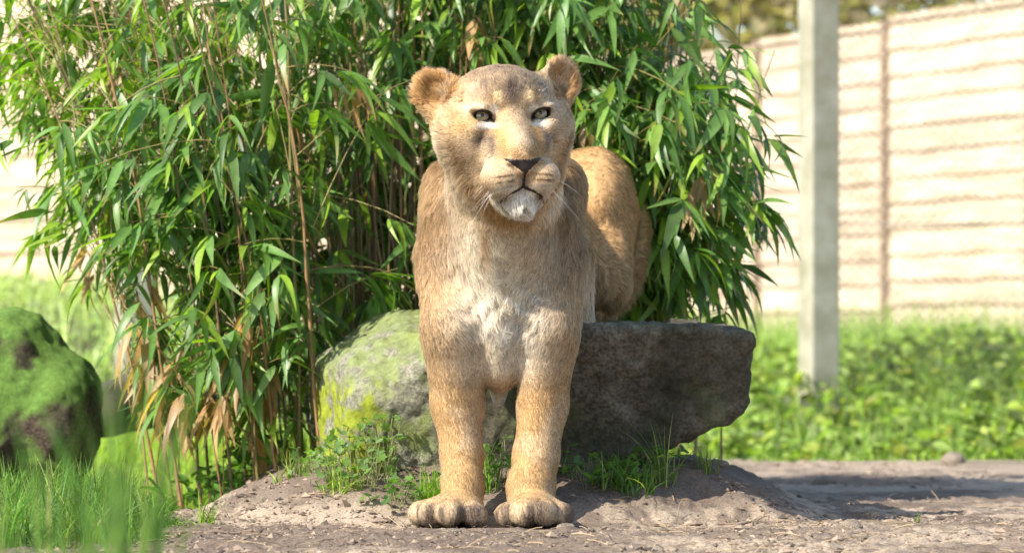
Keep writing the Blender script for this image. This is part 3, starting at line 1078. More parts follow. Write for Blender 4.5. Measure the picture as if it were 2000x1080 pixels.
def board_fence(a, d, n_pan, pan_w, z0, height, rows, label, step=0.03):
    """a start point (x, y), d unit direction; boards face the camera side"""
    d = np.array(d, float) / np.linalg.norm(d)
    ang = math.atan2(d[1], d[0])
    root = empty("timber_fence", (a[0], a[1], z0))
    root.rotation_euler = (0, 0, ang)
    tag(root, label, "fence")
    pitch = height / rows
    V, F = box_np((0.05, -0.004, 0), (pan_w - 0.05, 0.010, pitch * 1.16))
    V[[0, 1], 1] -= 0.014
    V[[2, 3], 1] -= 0.012
    vs_ = []
    for k in range(4):
        Vb = V.copy()
        r = np.random.default_rng(k)
        nseg = 14
        xs = np.linspace(0.034, pan_w - 0.034, nseg)
        prof = np.array([(-0.024, 0), (-0.004, pitch * 1.15), (0.010, pitch * 1.15), (-0.008, 0)])
        wv = 0.006 * np.cumsum(r.normal(0, 0.5, nseg))
        wv = wv - np.linspace(wv[0], wv[-1], nseg)
        VV = np.array([(x, p[0], p[1] + (wv[i] if p[1] == 0 else 0)) for i, x in enumerate(xs) for p in prof])
        FF = [(i * 4 + j, (i + 1) * 4 + j, (i + 1) * 4 + (j + 1) % 4, i * 4 + (j + 1) % 4) for i in range(nseg - 1) for j in range(4)]
        FF += [(3, 2, 1, 0), ((nseg - 1) * 4, (nseg - 1) * 4 + 1, (nseg - 1) * 4 + 2, (nseg - 1) * 4 + 3)]
        o = mesh_np("board", VV, np.array(FF), BOARD_M, smooth=False)
        vs_.append(o.data)
        bpy.data.objects.remove(o)
    Vp, Fp = box_np((-0.032, -0.040, -0.3), (0.032, 0.045, height + 0.05))
    pm = mesh_np("post", Vp, Fp, FPOST_M, root, smooth=False)
    Vr, Fr = box_np((0.047, -0.030, 0), (pan_w - 0.047, 0.022, 0.035))
    rm = mesh_np("cap_rail", Vr, Fr, BOARD_M, root, smooth=False)
    rm.location = (0, 0, height + 0.012)
    for p in range(n_pan):
        dz = step * ((p * 7) % 3 - 1)
        if p:
            link_obj("post", pm.data, root, (p * pan_w, 0, 0))
            link_obj("cap_rail", rm.data, root, (p * pan_w, 0, height + 0.012 + dz))
        for r in range(rows):
            link_obj("board", vs_[(p * 5 + r * 3) % 4], root, (p * pan_w, 0.001 * ((r * 5 + p) % 3), r * pitch + dz))
    link_obj("post", pm.data, root, (n_pan * pan_w, 0, 0))
    return root


dR = np.array([0.86, -1.9]) / 2.086
PR = np.array([1.96, 15.0])
board_fence(PR + dR * (0.59 - 1.6 * 5), dR, 8, 1.6, 0.42, 1.79, 12,
            "pale lapped board fence running towards the camera behind the grey post")
board_fence((-8.2, 17.0), (1, -0.62), 5, 1.83, 0.55, 1.85, 10,
            "pale board fence standing far behind the mossy boulder")


# ---- steel post and wire mesh
def mesh_fence():
    Y = 7.9
    root = empty("mesh_fence", (0, Y, 0))
    tag(root, "grey posts with chain link mesh standing before the pale board fence", "fence")
    m = Mat("steel_post")
    co = m.n("ShaderNodeTexCoord").outputs["Object"]
    m.l(m.ramp(m.noise(6, 5, 0.6, vec=co), [(0.35, (0.22, 0.205, 0.135)), (0.65, (0.37, 0.35, 0.275))]), m.b.inputs["Base Color"])
    m.set(Roughness=0.55, Metallic=0.1)
    Vp, Fp = box_np((-0.066, -0.066, -0.3), (0.066, 0.066, 3.9))
    pm = mesh_np("post", Vp, Fp, m.m, root, smooth=False)
    bv = pm.modifiers.new("bevel", 'BEVEL')
    bv.width = 0.008
    bv.segments = 2
    x1 = W(1599, 500, Y)[0]
    x0 = W(262, 500, Y)[0]
    pm.location = (x1, 0, gz(x1, Y))
    pm.rotation_euler = (0, 0, R(24))
    p2 = link_obj("post", pm.data, root, (x0, 0, gz(x0, Y)), (0, 0, R(24)))
    b2 = p2.modifiers.new("bevel", 'BEVEL')
    b2.width = 0.008
    b2.segments = 2
    # chain link: zig-zag wires
    wm = Mat("wire").set(Base_Color=(0.20, 0.19, 0.16, 1), Roughness=0.5, Metallic=0.0)
    half, pit = 0.022, 0.044
    zs = np.arange(-0.1, 3.3, half)
    Vs, Fs, off = [], [], 0
    for k, x in enumerate(np.arange(x1 + 0.08, 3.6, pit)):
        zig = np.array([(x + (half if (i + 0) % 2 else -half), 0.004 * (1 if (i // 1) % 2 else -1), z) for i, z in enumerate(zs)])
        V, F = tube_np(zig, 0.0036, 3)
        Vs.append(V)
        Fs.append(F + off)
        off += len(V)
    o = mesh_np("wire_mesh", np.concatenate(Vs), np.concatenate(Fs), wm.m, root)
    tag(o, kind="stuff")
    tw = [tube_np([(x1, -0.0, z), (3.6, 0, z)], 0.003, 5) for z in (0.9, 1.9, 2.9)]
    for V, F in tw:
        mesh_np("line_wire", V, F, wm.m, root)


mesh_fence()
# ------------------------------------------------------------------ plants
def leaf_material(name, trans=0.45, rough=0.38, spec=0.5, gain=1.0):
    m = Mat(name)
    c = m.attr()
    co = m.n("ShaderNodeTexCoord").outputs["Object"]
    c = m.mix(0.35, c, m.ramp(m.noise(30, 3, vec=co), [(0.3, (0.5, 0.5, 0.5)), (0.7, (1.2, 1.2, 1.2))]), 'MULTIPLY')
    m.l(c, m.b.inputs["Base Color"])
    m.set(Roughness=rough, Specular_IOR_Level=spec)
    tr = m.n("ShaderNodeBsdfTranslucent")
    tc = m.mix(1.0, c, (1.5 * gain, 1.75 * gain, 0.55 * gain), 'MULTIPLY')
    m.l(tc, tr.inputs["Color"])
    mx = m.n("ShaderNodeMixShader")
    mx.inputs[0].default_value = trans
    m.l(m.b.outputs[0], mx.inputs[1])
    m.l(tr.outputs[0], mx.inputs[2])
    m.l(mx.outputs[0], m.out.inputs["Surface"])
    return m.m


BAM_M = leaf_material("bamboo_leaf", 0.42, 0.42, 0.5)
GRASS_M = leaf_material("grass_blade", 0.45, 0.5, 0.3)
HERB_M = leaf_material("herb_leaf", 0.45, 0.5, 0.35)


def frames(d, up=None, roll=None):
    """rows of direction vectors -> (n,3,3) with columns side, along, normal"""
    d = nrm(d)
    up = np.array([0, 0, 1.0]) if up is None else up
    s = nrm(np.cross(d, np.broadcast_to(up, d.shape) + 1e-3))
    n = np.cross(s, d)
    if roll is not None:
        c, si = np.cos(roll)[:, None], np.sin(roll)[:, None]
        s, n = s * c + n * si, n * c - s * si
    return np.stack([s, d, n], -1)


def leaf_shape(droop=0.25, fold=0.3, nseg=6, wid=0.15, tip=1.6, twist=0.0):
    """unit long lance leaf along +y, folded along its midrib, drooping towards -z"""
    t = np.linspace(0, 1, nseg + 1)
    w = wid * np.sin(np.pi * np.clip(t, 0, 1) ** 0.62) ** 0.9 * (1 - 0.25 * t)
    w[0] = 0.012
    w[-1] = 0.001
    V = []
    for ti, wi in zip(t, w):
        z = -droop * ti ** 2
        y = ti - 0.35 * droop * droop * ti ** 2
        a = twist * ti
        for s in (-1, 0, 1):
            dx, dz = s * wi * 0.5, abs(s) * wi * 0.5 * fold
            V.append((dx * math.cos(a) - dz * math.sin(a), y, z + dx * math.sin(a) + dz * math.cos(a)))
    F = []
    for i in range(nseg):
        for s in (0, 1):
            F.append((i * 3 + s, i * 3 + s + 1, i * 3 + s + 4, i * 3 + s + 3))
    return np.array(V), np.array(F)


def scatter(shape, pos, fr, size, tint):
    """bake copies of a unit shape: size (n,) or (n,3)"""
    V, F = shape
    size = np.asarray(size, float)
    if size.ndim == 1:
        size = np.repeat(size[:, None], 3, 1)
    P = np.einsum('nij,nkj->nki', fr, V[None] * size[:, None, :]) + pos[:, None, :]
    n, k = P.shape[:2]
    FF = (F[None] + (np.arange(n) * k)[:, None, None]).reshape(-1, F.shape[1])
    C = np.repeat(tint, k, axis=0)
    return P.reshape(-1, 3), FF, C


def join(parts):
    off, Vs, Fs, Cs = 0, [], [], []
    for V, F, C in parts:
        Vs.append(V)
        Fs.append(F + off)
        Cs.append(C)
        off += len(V)
    return np.concatenate(Vs), np.concatenate(Fs), np.concatenate(Cs)


def leaf_tint(tint, shape, rng):
    """per-vertex leaf colours: some leaves have withered tips and edges, midribs are paler"""
    V = shape[0]
    n, k = len(tint), len(V)
    t = np.clip(V[:, 1] / V[:, 1].max(), 0, 1)
    wit = (rng.random(n) < 0.35) * rng.uniform(0.3, 1.0, n)
    m = wit[:, None] * np.clip((t[None] - rng.uniform(0.55, 0.9, n)[:, None]) * 4, 0, 1)
    c = tint[:, None, :] * (1 + 0.12 * rng.normal(0, 1, (n, k, 1))).clip(0.6, 1.4)
    mid = (np.arange(k) % 3 == 1)[None, :, None] * 0.18
    c = c * (1 + mid)
    c = c * (1 - m[..., None]) + np.array([0.36, 0.25, 0.09]) * m[..., None]
    return c.reshape(-1, 3)


def bamboo():
    rng = np.random.default_rng(12)
    base = np.array([-0.32, 1.45, float(gz(-0.32, 1.45))])
    root = empty("bamboo_clump", base)
    tag(root, "big dense bamboo clump with drooping dark green leaves behind the lioness", "bamboo")
    # canes
    cm = Mat("bamboo_cane")
    tc = cm.n("ShaderNodeTexCoord")
    cm.l(cm.mix(0.6, cm.attr(), cm.ramp(cm.noise(18, 4), [(0.3, (0.45, 0.42, 0.4)), (0.7, (1.2, 1.15, 1.1))]), 'MULTIPLY'), cm.b.inputs["Base Color"])
    cm.set(Roughness=0.42, Specular_IOR_Level=0.4)
    canes = []
    for i in range(165):
        if i < 95:
            bx, by = rng.normal(-0.40, 0.21), rng.normal(1.35, 0.24)
        elif i < 140:
            bx, by = rng.normal(0.05, 0.22), rng.normal(1.72, 0.15)
        else:
            bx, by = min(rng.normal(0.28, 0.10), 0.36), rng.normal(1.75, 0.14)
        by = max(by, 1.0 if bx < -0.45 else 1.52)
        h = rng.uniform(1.1, 2.3)
        out = np.array([(bx + 0.15) * (0.40 if bx < 0 else 0.12) + rng.normal(0, 0.06), (by - 1.5) * 0.30 + rng.normal(0, 0.05)])
        arch = rng.uniform(0.05, 0.35)
        s = np.linspace(0, 1, 16)
        p = np.stack([bx + out[0] * h * (0.5 * s + arch * s ** 3 * 2), by + out[1] * h * (0.5 * s + arch * s ** 3 * 2),
                      float(gz(bx, by)) - 0.03 + h * (s - 0.18 * arch * s ** 3)], 1)
        p[:, :2] += 0.008 * np.cumsum(rng.normal(0, 1, (16, 2)), 0) * 0.5
        r0 = rng.uniform(0.0024, 0.0050)
        canes.append((p, r0))
        # swollen nodes: extra rings
        ss = np.sort(np.concatenate([np.linspace(0, 1, 15), np.linspace(0.06, 0.95, 9), np.linspace(0.06, 0.95, 9) + 0.006]))
        pp = np.stack([np.interp(ss, s, p[:, k]) for k in range(3)], 1)
        rad = r0 * (1 - 0.65 * ss)
        for nd in np.linspace(0.06, 0.95, 9):
            rad = rad * (1 + 0.35 * np.exp(-((ss - nd - 0.003) / 0.006) ** 2))
        V, F = tube_np(pp, rad, 6)
        col = np.array([[0.26, 0.155, 0.075], [0.20, 0.17, 0.06], [0.36, 0.24, 0.12], [0.16, 0.10, 0.06]][rng.integers(4)]) * rng.uniform(0.7, 1.15)
        cc = np.tile(col, (len(V), 1))
        mesh_np("cane", V - base, F, cm.m, root, cc)
    # leaf sprays in the crown's volume: centre, radii, number of sprays
    vols = [(W(110, 40, 1.6), (0.34, 0.30, 0.26), 120, 1), (W(330, 150, 1.45), (0.34, 0.36, 0.34), 210, 1), (W(360, 340, 1.10), (0.32, 0.30, 0.26), 120, 0),
            (W(430, 560, 1.10), (0.26, 0.30, 0.24), 72, 0), (W(480, 740, 1.10), (0.22, 0.24, 0.17), 44, 2),
            (W(600, 100, 1.30), (0.34, 0.28, 0.36), 75, 0), (W(620, 470, 1.30), (0.26, 0.26, 0.36), 50, 0), (W(820, 40, 1.75), (0.36, 0.25, 0.30), 60, 0),
            (W(1040, 30, 1.55), (0.36, 0.30, 0.26), 130, 0), (W(1220, 150, 1.5), (0.32, 0.34, 0.36), 140, 0), (W(1320, 330, 1.4), (0.24, 0.30, 0.28), 105, 0),
            (W(1310, 510, 1.5), (0.20, 0.28, 0.20), 75, 0), (W(1180, 560, 1.75), (0.2, 0.2, 0.22), 50, 0), (W(1250, 330, 2.0), (0.3, 0.25, 0.4), 90, 0),
            (W(700, 350, 2.2), (0.62, 0.25, 0.62), 380, 0), (W(720, 600, 2.3), (0.55, 0.2, 0.3), 150, 0), (W(700, -190, 1.6), (0.9, 0.5, 0.25), 150, 0), (W(560, 860, 1.25), (0.2, 0.2, 0.1), 30, 2),  # the unseen mass above the view is added to cast shade
            (W(240, 330, 1.5), (0.22, 0.3, 0.14), 44, 1), (W(60, 200, 1.4), (0.16, 0.2, 0.14), 30, 1), (W(130, 420, 1.4), (0.14, 0.2, 0.13), 24, 1), (W(1430, 280, 1.5), (0.13, 0.2, 0.34), 30, 0), (W(300, 720, 1.2), (0.10, 0.15, 0.10), 14, 2), (W(1000, 300, 2.1), (0.5, 0.2, 0.5), 120, 0)]
    allp = np.concatenate([c[0] for c in canes])
    L = dict(pos=[], dir=[], size=[], roll=[], tint=[], var=[])
    twigs = []
    shapes = [leaf_shape(dr, fo, 6, wd, 1.6, tw) for dr, fo, wd, tw in
              ((0.18, 0.35, 0.17, 0.1), (0.38, 0.30, 0.16, -0.3), (0.55, 0.25, 0.15, 0.4), (0.08, 0.45, 0.18, 0.0), (0.75, 0.30, 0.15, -0.2), (0.30, 0.20, 0.20, 0.6))]
    for c, r, ns, style in vols:
        r = np.array(r)
        for k in range(ns):
            v = nrm(rng.normal(0, 1, 3)) * rng.random() ** 0.55 * 1.12
            tip = c + v * r
            if tip[2] < 0.22 or rng.random() < 0.16:
                continue
            # twig springs from a cane nearer the heart of the clump
            lower = allp[(allp[:, 2] < tip[2] + 0.1) & (allp[:, 2] > tip[2] - 0.5)]
            if len(lower) == 0:
                lower = allp
            dd = np.linalg.norm((lower - tip) * np.array([1, 1, 0.5]), axis=1)
            cand = lower[np.argsort(dd)[:25]]
            st = cand[rng.integers(len(cand))]
            out = tip - st
            lnn = np.linalg.norm(out)
            if lnn > 0.40:
                st = tip - out / lnn * 0.40
                out = tip - st
            mid = (st + tip) / 2 + np.array([0, 0, 0.05 * min(1, lnn / 0.3)])
            twigs.append((st, mid, tip))
            hd = nrm(out * np.array([1, 1, 0.3]) + np.array([rng.normal(0, 0.06), -0.05, 0]) + 1e-4)
            nl = rng.integers(5, 10)
            dead = (style == 2 and rng.random() < 0.5) or rng.random() < 0.03
            yellow = style == 1 and rng.random() < 0.55
            for j in range(nl):
                a = (j / (nl - 1) - 0.5) * rng.uniform(1.7, 2.6)
                ca, sa = math.cos(a), math.sin(a)
                d = np.array([hd[0] * ca - hd[1] * sa, hd[0] * sa + hd[1] * ca, 0])
                d[2] = rng.uniform(-1.1, 0.15) - 0.25 * abs(a)
                if dead:
                    d[2] -= 0.6
                d = nrm(d)
                back = rng.uniform(0, 0.10)
                ln = rng.uniform(0.062, 0.178) * (0.75 if style == 1 else 1.0)
                L["pos"].append(tip - nrm(out) * back)
                L["dir"].append(d)
                L["size"].append((ln * rng.uniform(0.85, 1.2), ln, ln * rng.uniform(0.6, 1.2)))
                L["roll"].append(rng.normal(0, 0.45))
                if dead:
                    t = np.array([0.42, 0.26, 0.12]) * rng.uniform(0.6, 1.3)
                elif yellow or rng.random() < 0.16:
                    t = np.array([0.20, 0.31, 0.030]) * rng.uniform(0.8, 1.3)
                else:
                    t = np.array([0.085, 0.165, 0.040]) * rng.uniform(0.55, 1.6) + np.array([0.04, 0.05, 0]) * rng.random() ** 2
                L["tint"].append(t)
                L["var"].append(rng.integers(len(shapes)))
    for k in L:
        L[k] = np.array(L[k])
    fr = frames(L["dir"], None, L["roll"])
    # the 300 that show largest become leaves of their own
    dist = L["pos"][:, 1] + CAM_D
    ctr = L["pos"] + L["dir"] * L["size"][:, 1:2] * 0.5
    px = 1000 + ctr[:, 0] / (PX * dist / CAM_D)
    py = 650 - (ctr[:, 2] - CAM_H) / (PX * dist / CAM_D)
    ok = (px > 10) & (px < 1990) & (py > 10) & (py < 940) & ~((px > 800) & (px < 1170) & (py > 110)) & ~((px > 1120) & (px < 1270) & (py > 280))
    score = np.where(ok, L["size"][:, 1] / dist * np.abs(fr[:, 1, 2]).clip(0.25) - 0.012 * (dist - 10), -9)
    near = np.argsort(-score)[:300]
    sel = np.zeros(len(px), bool)
    sel[near] = True
    variants = {}
    for i in np.nonzero(sel)[0]:
        tq = (L["var"][i], int(rng.integers(4)), L["tint"][i][0] > 0.3, L["tint"][i][0] > 0.12)
        if tq not in variants:
            o = mesh_np("leaf", *shapes[L["var"][i]], BAM_M, None, leaf_tint(L["tint"][i:i + 1], shapes[L["var"][i]], rng))
            variants[tq] = o.data
            bpy.data.objects.remove(o)
        o = link_obj("leaf", variants[tq], root)
        M = Matrix(fr[i].tolist()).to_4x4()
        o.location = Vector(L["pos"][i] - base)
        o.rotation_euler = M.to_euler()
        o.scale = L["size"][i]
    parts = []
    for v in range(len(shapes)):
        s = (L["var"] == v) & ~sel
        V, F, _ = scatter(shapes[v], L["pos"][s], fr[s], L["size"][s], L["tint"][s])
        parts.append((V, F, leaf_tint(L["tint"][s], shapes[v], rng)))
    V, F, C = join(parts)
    tag(mesh_np("foliage", V - base, F, BAM_M, root, C), kind="stuff")
    tp = []
    for a, m_, b in twigs:
        s = np.linspace(0, 1, 5)[:, None]
        p = a * (1 - s) ** 2 + 2 * m_ * s * (1 - s) + b * s ** 2
        V, F = tube_np(p, np.linspace(0.0019, 0.001, 5), 4)
        tp.append((V, F, np.tile([0.24, 0.19, 0.07], (len(V), 1))))
    V, F, C = join(tp)
    tag(mesh_np("twigs", V - base, F, cm.m, root, C), kind="stuff")
    print("bamboo leaves", len(px))


bamboo()


# ---- grass
def blades(rng, xy, h, lean=0.35, wid=0.0035, col=(0.10, 0.22, 0.03), zoff=0.0, var=0.35, nseg=5):
    n = len(xy)
    z = gz(xy[:, 0], xy[:, 1]) + zoff
    az = rng.uniform(0, 2 * np.pi, n)
    hh = h * rng.uniform(0.45, 1.15, n)
    ln = lean * np.abs(rng.normal(0.5, 0.5, n)) + 0.05
    t = np.linspace(0, 1, nseg + 1)
    dx, dy = np.cos(az), np.sin(az)
    bend = (ln * hh)[:, None] * t[None] ** 1.8
    P = np.stack([xy[:, 0:1] + dx[:, None] * bend, xy[:, 1:2] + dy[:, None] * bend, z[:, None] + hh[:, None] * (t[None] - 0.3 * ln[:, None].clip(0, 1.6) * t[None] ** 2.2)], -1)
    faz = rng.uniform(0, np.pi, n)
    side = np.stack([np.cos(faz), np.sin(faz), 0 * faz], -1)
    w = wid * rng.uniform(0.6, 1.3, n)[:, None] * (1 - t[None] ** 1.6) * 0.5 + 0.00015
    A = P - side[:, None] * w[..., None]
    B = P + side[:, None] * w[..., None]
    V = np.stack([A, B], 2).reshape(-1, 3)
    k = (nseg + 1) * 2
    i = np.arange(nseg) * 2
    F1 = np.stack([i, i + 1, i + 3, i + 2], -1)
    F = (F1[None] + (np.arange(n) * k)[:, None, None]).reshape(-1, 4)
    c = np.array(col) * (1 + rng.normal(0, var, (n, 1))).clip(0.35, 1.9)
    c = c + np.array([0.06, 0.05, 0.0]) * (rng.random((n, 1)) < 0.25) + np.array([0.22, 0.17, 0.08]) * (rng.random((n, 1)) < 0.06)
    return V, F, np.repeat(c, k, 0)


def disc(rng, cx, cy, rx, ry, n):
    a = rng.uniform(0, 2 * np.pi, n)
    r = rng.random(n) ** 0.6
    return np.stack([cx + rx * r * np.cos(a), cy + ry * r * np.sin(a)], -1)


def grasses():
    rng = np.random.default_rng(21)
    G = (0.085, 0.175, 0.036)
    # turf at the left in focus and behind
    parts = []

    def px_xy(px, y):
        return (px - 1000) * PX * (CAM_D + y) / CAM_D
    for (px, y, rx, ry, n, h) in ((60, 0.1, 0.20, 0.35, 1300, 0.16), (190, 0.05, 0.10, 0.25, 800, 0.14), (265, 0.0, 0.07, 0.22, 600, 0.09), (100, -0.6, 0.24, 0.3, 800, 0.13),
                                  (300, -0.1, 0.06, 0.12, 400, 0.045), (20, 1.0, 0.3, 0.4, 1200, 0.13)):
        parts.append(blades(rng, disc(rng, px_xy(px, y), y, rx, ry, n), h, 1.0, 0.0048, G, 0.0, 0.55))
    V, F, C = join(parts)
    tag(mesh_np("grass", V, F, GRASS_M, None, C), "long green turf grass growing beside the bare earth", "grass", kind="stuff")
    # sunny grass behind, left of the bamboo and on the bank
    parts = [blades(rng, np.stack([rng.uniform(-2.2, -0.42, 9000), rng.uniform(1.3, 5.5, 9000)], -1), 0.14, 0.8, 0.006, (0.28, 0.40, 0.05)),
             blades(rng, np.stack([rng.uniform(-5.5, 0.5, 9000), rng.uniform(5.5, 13, 9000)], -1), 0.22, 0.7, 0.012, (0.42, 0.50, 0.22)),
             blades(rng, np.stack([rng.uniform(0.5, 5.0, 9000), rng.uniform(6.0, 14, 9000)], -1), 0.36, 0.6, 0.009, (0.26, 0.38, 0.10)),
             blades(rng, np.stack([rng.uniform(0.4, 3.0, 900), rng.uniform(4.6, 5.6, 900)], -1), 0.07, 0.6, 0.004, (0.16, 0.27, 0.04))]
    V, F, C = join(parts)
    tag(mesh_np("meadow_grass", V, F, GRASS_M, None, C), "sunlit pale green grass on the bank behind the bamboo", "grass", kind="stuff")
    # near, out of focus blades
    parts = []
    for (px, y, rx, ry, n, h) in ((235, -4.6, 0.05, 0.10, 46, 0.44), (150, -4.9, 0.05, 0.10, 22, 0.42), (60, -4.4, 0.12, 0.2, 40, 0.30), (300, -4.0, 0.04, 0.1, 24, 0.20), (110, -3.4, 0.14, 0.2, 60, 0.24)):
        parts.append(blades(rng, disc(rng, px_xy(px, y), y, rx, ry, n), h, 0.22, 0.006, (0.095, 0.185, 0.04)))
    V, F, C = join(parts)
    tag(mesh_np("near_grass", V, F, GRASS_M, None, C), "tall blurred grass blades closest to the camera", "grass", kind="stuff")
    # single tufts
    for (px, y, rx, n, h, lab, col) in ((848, 0.20, 0.040, 130, 0.11, "bright green grass tuft beside the lioness's foreleg below the mossy slab end", (0.17, 0.32, 0.025)),
                                        (402, 0.02, 0.020, 34, 0.085, "small lone grass tuft on bare earth next to the long turf", (0.17, 0.28, 0.03)),
                                        (1380, 0.40, 0.030, 36, 0.10, "thin grass tuft under the slab's overhanging dark end", (0.16, 0.21, 0.06)),
                                        (1215, 0.24, 0.075, 190, 0.08, "dark green grass tuft at the shaded foot of the slab", (0.075, 0.17, 0.03)),
                                        (1295, 0.30, 0.030, 26, 0.16, "few tall thin grass stems against the slab's dark face", (0.10, 0.17, 0.04)),
                                        (950, 0.25, 0.030, 44, 0.13, "sparse tall grass tuft seen between the lioness's forelegs", (0.11, 0.23, 0.03)),
                                        (1790, 0.20, 0.008, 8, 0.035, "tiny grass sprout alone on the open shaded earth", (0.13, 0.2, 0.04)),
                                        (672, 0.26, 0.055, 90, 0.07, "yellowish grass tuft among weeds at the slab's mossy corner", (0.22, 0.32, 0.05)),
                                        (575, 0.45, 0.050, 60, 0.07, "short grass tuft on the mound's edge below the bamboo", (0.18, 0.26, 0.05)),
                                        (20, -0.9, 0.030, 40, 0.16, "leaning grass tuft at the near edge of the long turf", (0.10, 0.23, 0.03))):
        xy = disc(rng, px_xy(px, y), y, rx, rx * 0.6, n)
        V, F, C = blades(rng, xy, h, 0.9, 0.0035, col)
        c = np.array([px_xy(px, y), y, float(gz(px_xy(px, y), y))])
        o = mesh_np("grass_tuft", V - c, F, GRASS_M, None, C)
        o.location = c
        tag(o, lab, "grass tuft", "single grass tufts")


grasses()


def lobed_leaf(lobes=5, depth=0.45, nr=16):
    """scalloped, lobed herb leaf lying along +y, stalk at the origin"""
    a = np.linspace(-2.5, 2.5, nr)
    r = 0.5 * (1 - depth * 0.5 * (1 - np.cos(a * lobes / 5 * 2 * 1.26 * 2)))
    rim = np.stack([r * np.sin(a), 0.5 + r * np.cos(a), 0.10 * np.abs(np.sin(a)) - 0.06 * np.cos(a)], -1)
    V = np.concatenate([[(0, 0.42, 0)], rim])
    F = [(0, i + 2, i + 1, i + 1) for i in range(nr - 1)]
    F = np.array([(0, i + 2, i + 1) for i in range(nr - 1)])
    return V, F


def oval_leaf(wid=0.62, nseg=4):
    t = np.linspace(0, 1, nseg + 1)
    w = wid * np.sin(np.pi * t ** 0.75) * 0.5 + 0.01
    V = np.array([(s * wi, ti, -0.25 * ti * ti + 0.12 * abs(s)) for ti, wi in zip(t, w) for s in (-1, 0, 1)])
    F = np.array([(i * 3 + s, i * 3 + s + 1, i * 3 + s + 4, i * 3 + s + 3) for i in range(nseg) for s in (0, 1)])
    return V, F


def herbs():
    rng = np.random.default_rng(33)
    shp = [lobed_leaf(5, 0.5), lobed_leaf(7, 0.35), lobed_leaf(3, 0.55)]
    tints = [(0.10, 0.20, 0.04), (0.14, 0.25, 0.05), (0.075, 0.15, 0.04), (0.17, 0.27, 0.09)]
    data = []
    for s in shp:
        for t in tints:
            o = mesh_np("leaf", *s, HERB_M, None, np.tile(t, (len(s[0]), 1)))
            data.append(o.data)
            bpy.data.objects.remove(o)
    sm = Mat("herb_stem").set(Base_Color=(0.20, 0.22, 0.08, 1), Roughness=0.6)

    def px_xy(px, y):
        return (px - 1000) * PX * (CAM_D + y) / CAM_D
    for (px, y, rx, ry, n, hh, lab, pal) in ((700, 0.30, 0.11, 0.08, 62, 0.11, "leafy weed mat climbing the slab's mossy corner", 1),
                                             (770, 0.22, 0.07, 0.05, 26, 0.07, "low weed with notched leaves between the leafy weed mat and the lioness's foreleg", 0),
                                             (632, 0.34, 0.05, 0.06, 22, 0.08, "pale trailing weed at the outer foot of the slab's mossy end", 1),
                                             (970, 0.28, 0.04, 0.05, 22, 0.09, "shaded weed with lobed leaves between the lioness's forelegs", 0),
                                             (1140, 0.25, 0.05, 0.05, 24, 0.06, "low weed with rounded leaves at the slab's dark foot nearest the legs", 0),
                                             (1200, 0.27, 0.07, 0.05, 26, 0.055, "spreading weed in the middle of the slab's shaded foot", 0),
                                             (1080, 0.30, 0.04, 0.04, 20, 0.07, "small weed in deep shade just behind the lioness's foreleg", 0),
                                             (1250, 0.30, 0.06, 0.04, 24, 0.05, "flat weed between the dark grass tuft and the rosette", 0),
                                             (600, 0.42, 0.05, 0.06, 18, 0.07, "straggly weed at the bamboo's foot beside the mound", 1),
                                             (735, 0.36, 0.07, 0.04, 30, 0.15, "taller weed leaning on the slab's mossy face", 1),
                                             (1300, 0.33, 0.045, 0.05, 22, 0.065, "compact weed rosette below the slab beside its overhanging end", 0)):
        c = np.array([px_xy(px, y), y, float(gz(px_xy(px, y), y))])
        root = empty("weed", c)
        tag(root, lab, "weed", "weeds growing round the slab")
        st = []
        for k in range(n):
            xy = disc(rng, 0, 0, rx, ry, 1)[0]
            z0 = float(gz(c[0] + xy[0], c[1] + xy[1])) - c[2]
            h = hh * rng.uniform(0.25, 1.0)
            tip = np.array([xy[0] + rng.normal(0, 0.012), xy[1] + rng.normal(0, 0.012) - 0.01, z0 + h])
            s = np.linspace(0, 1, 4)[:, None]
            a = np.array([xy[0] * 0.7, xy[1] * 0.7, z0 - 0.01])
            V, F = tube_np(a * (1 - s) + tip * s + np.array([0, 0, 0.3 * h]) * s * (1 - s), 0.0008, 4)
            st.append((V, F, np.zeros((len(V), 3))))
            d = nrm(np.array([rng.normal(0, 0.7), rng.normal(-0.6, 0.5), rng.uniform(-0.5, 0.5)]))
            fr = frames(d[None], None, rng.normal(0, 0.5, 1))[0]
            o = link_obj("leaf", data[rng.integers(3) * 4 + (rng.choice([1, 3]) if pal else rng.integers(3))], root, tip)
            o.rotation_euler = Matrix(fr.tolist()).to_euler()
            o.scale = [rng.uniform(0.018, 0.036)] * 3
        V, F, _ = join(st)
        mesh_np("stems", V, F, sm.m, root)


herbs()


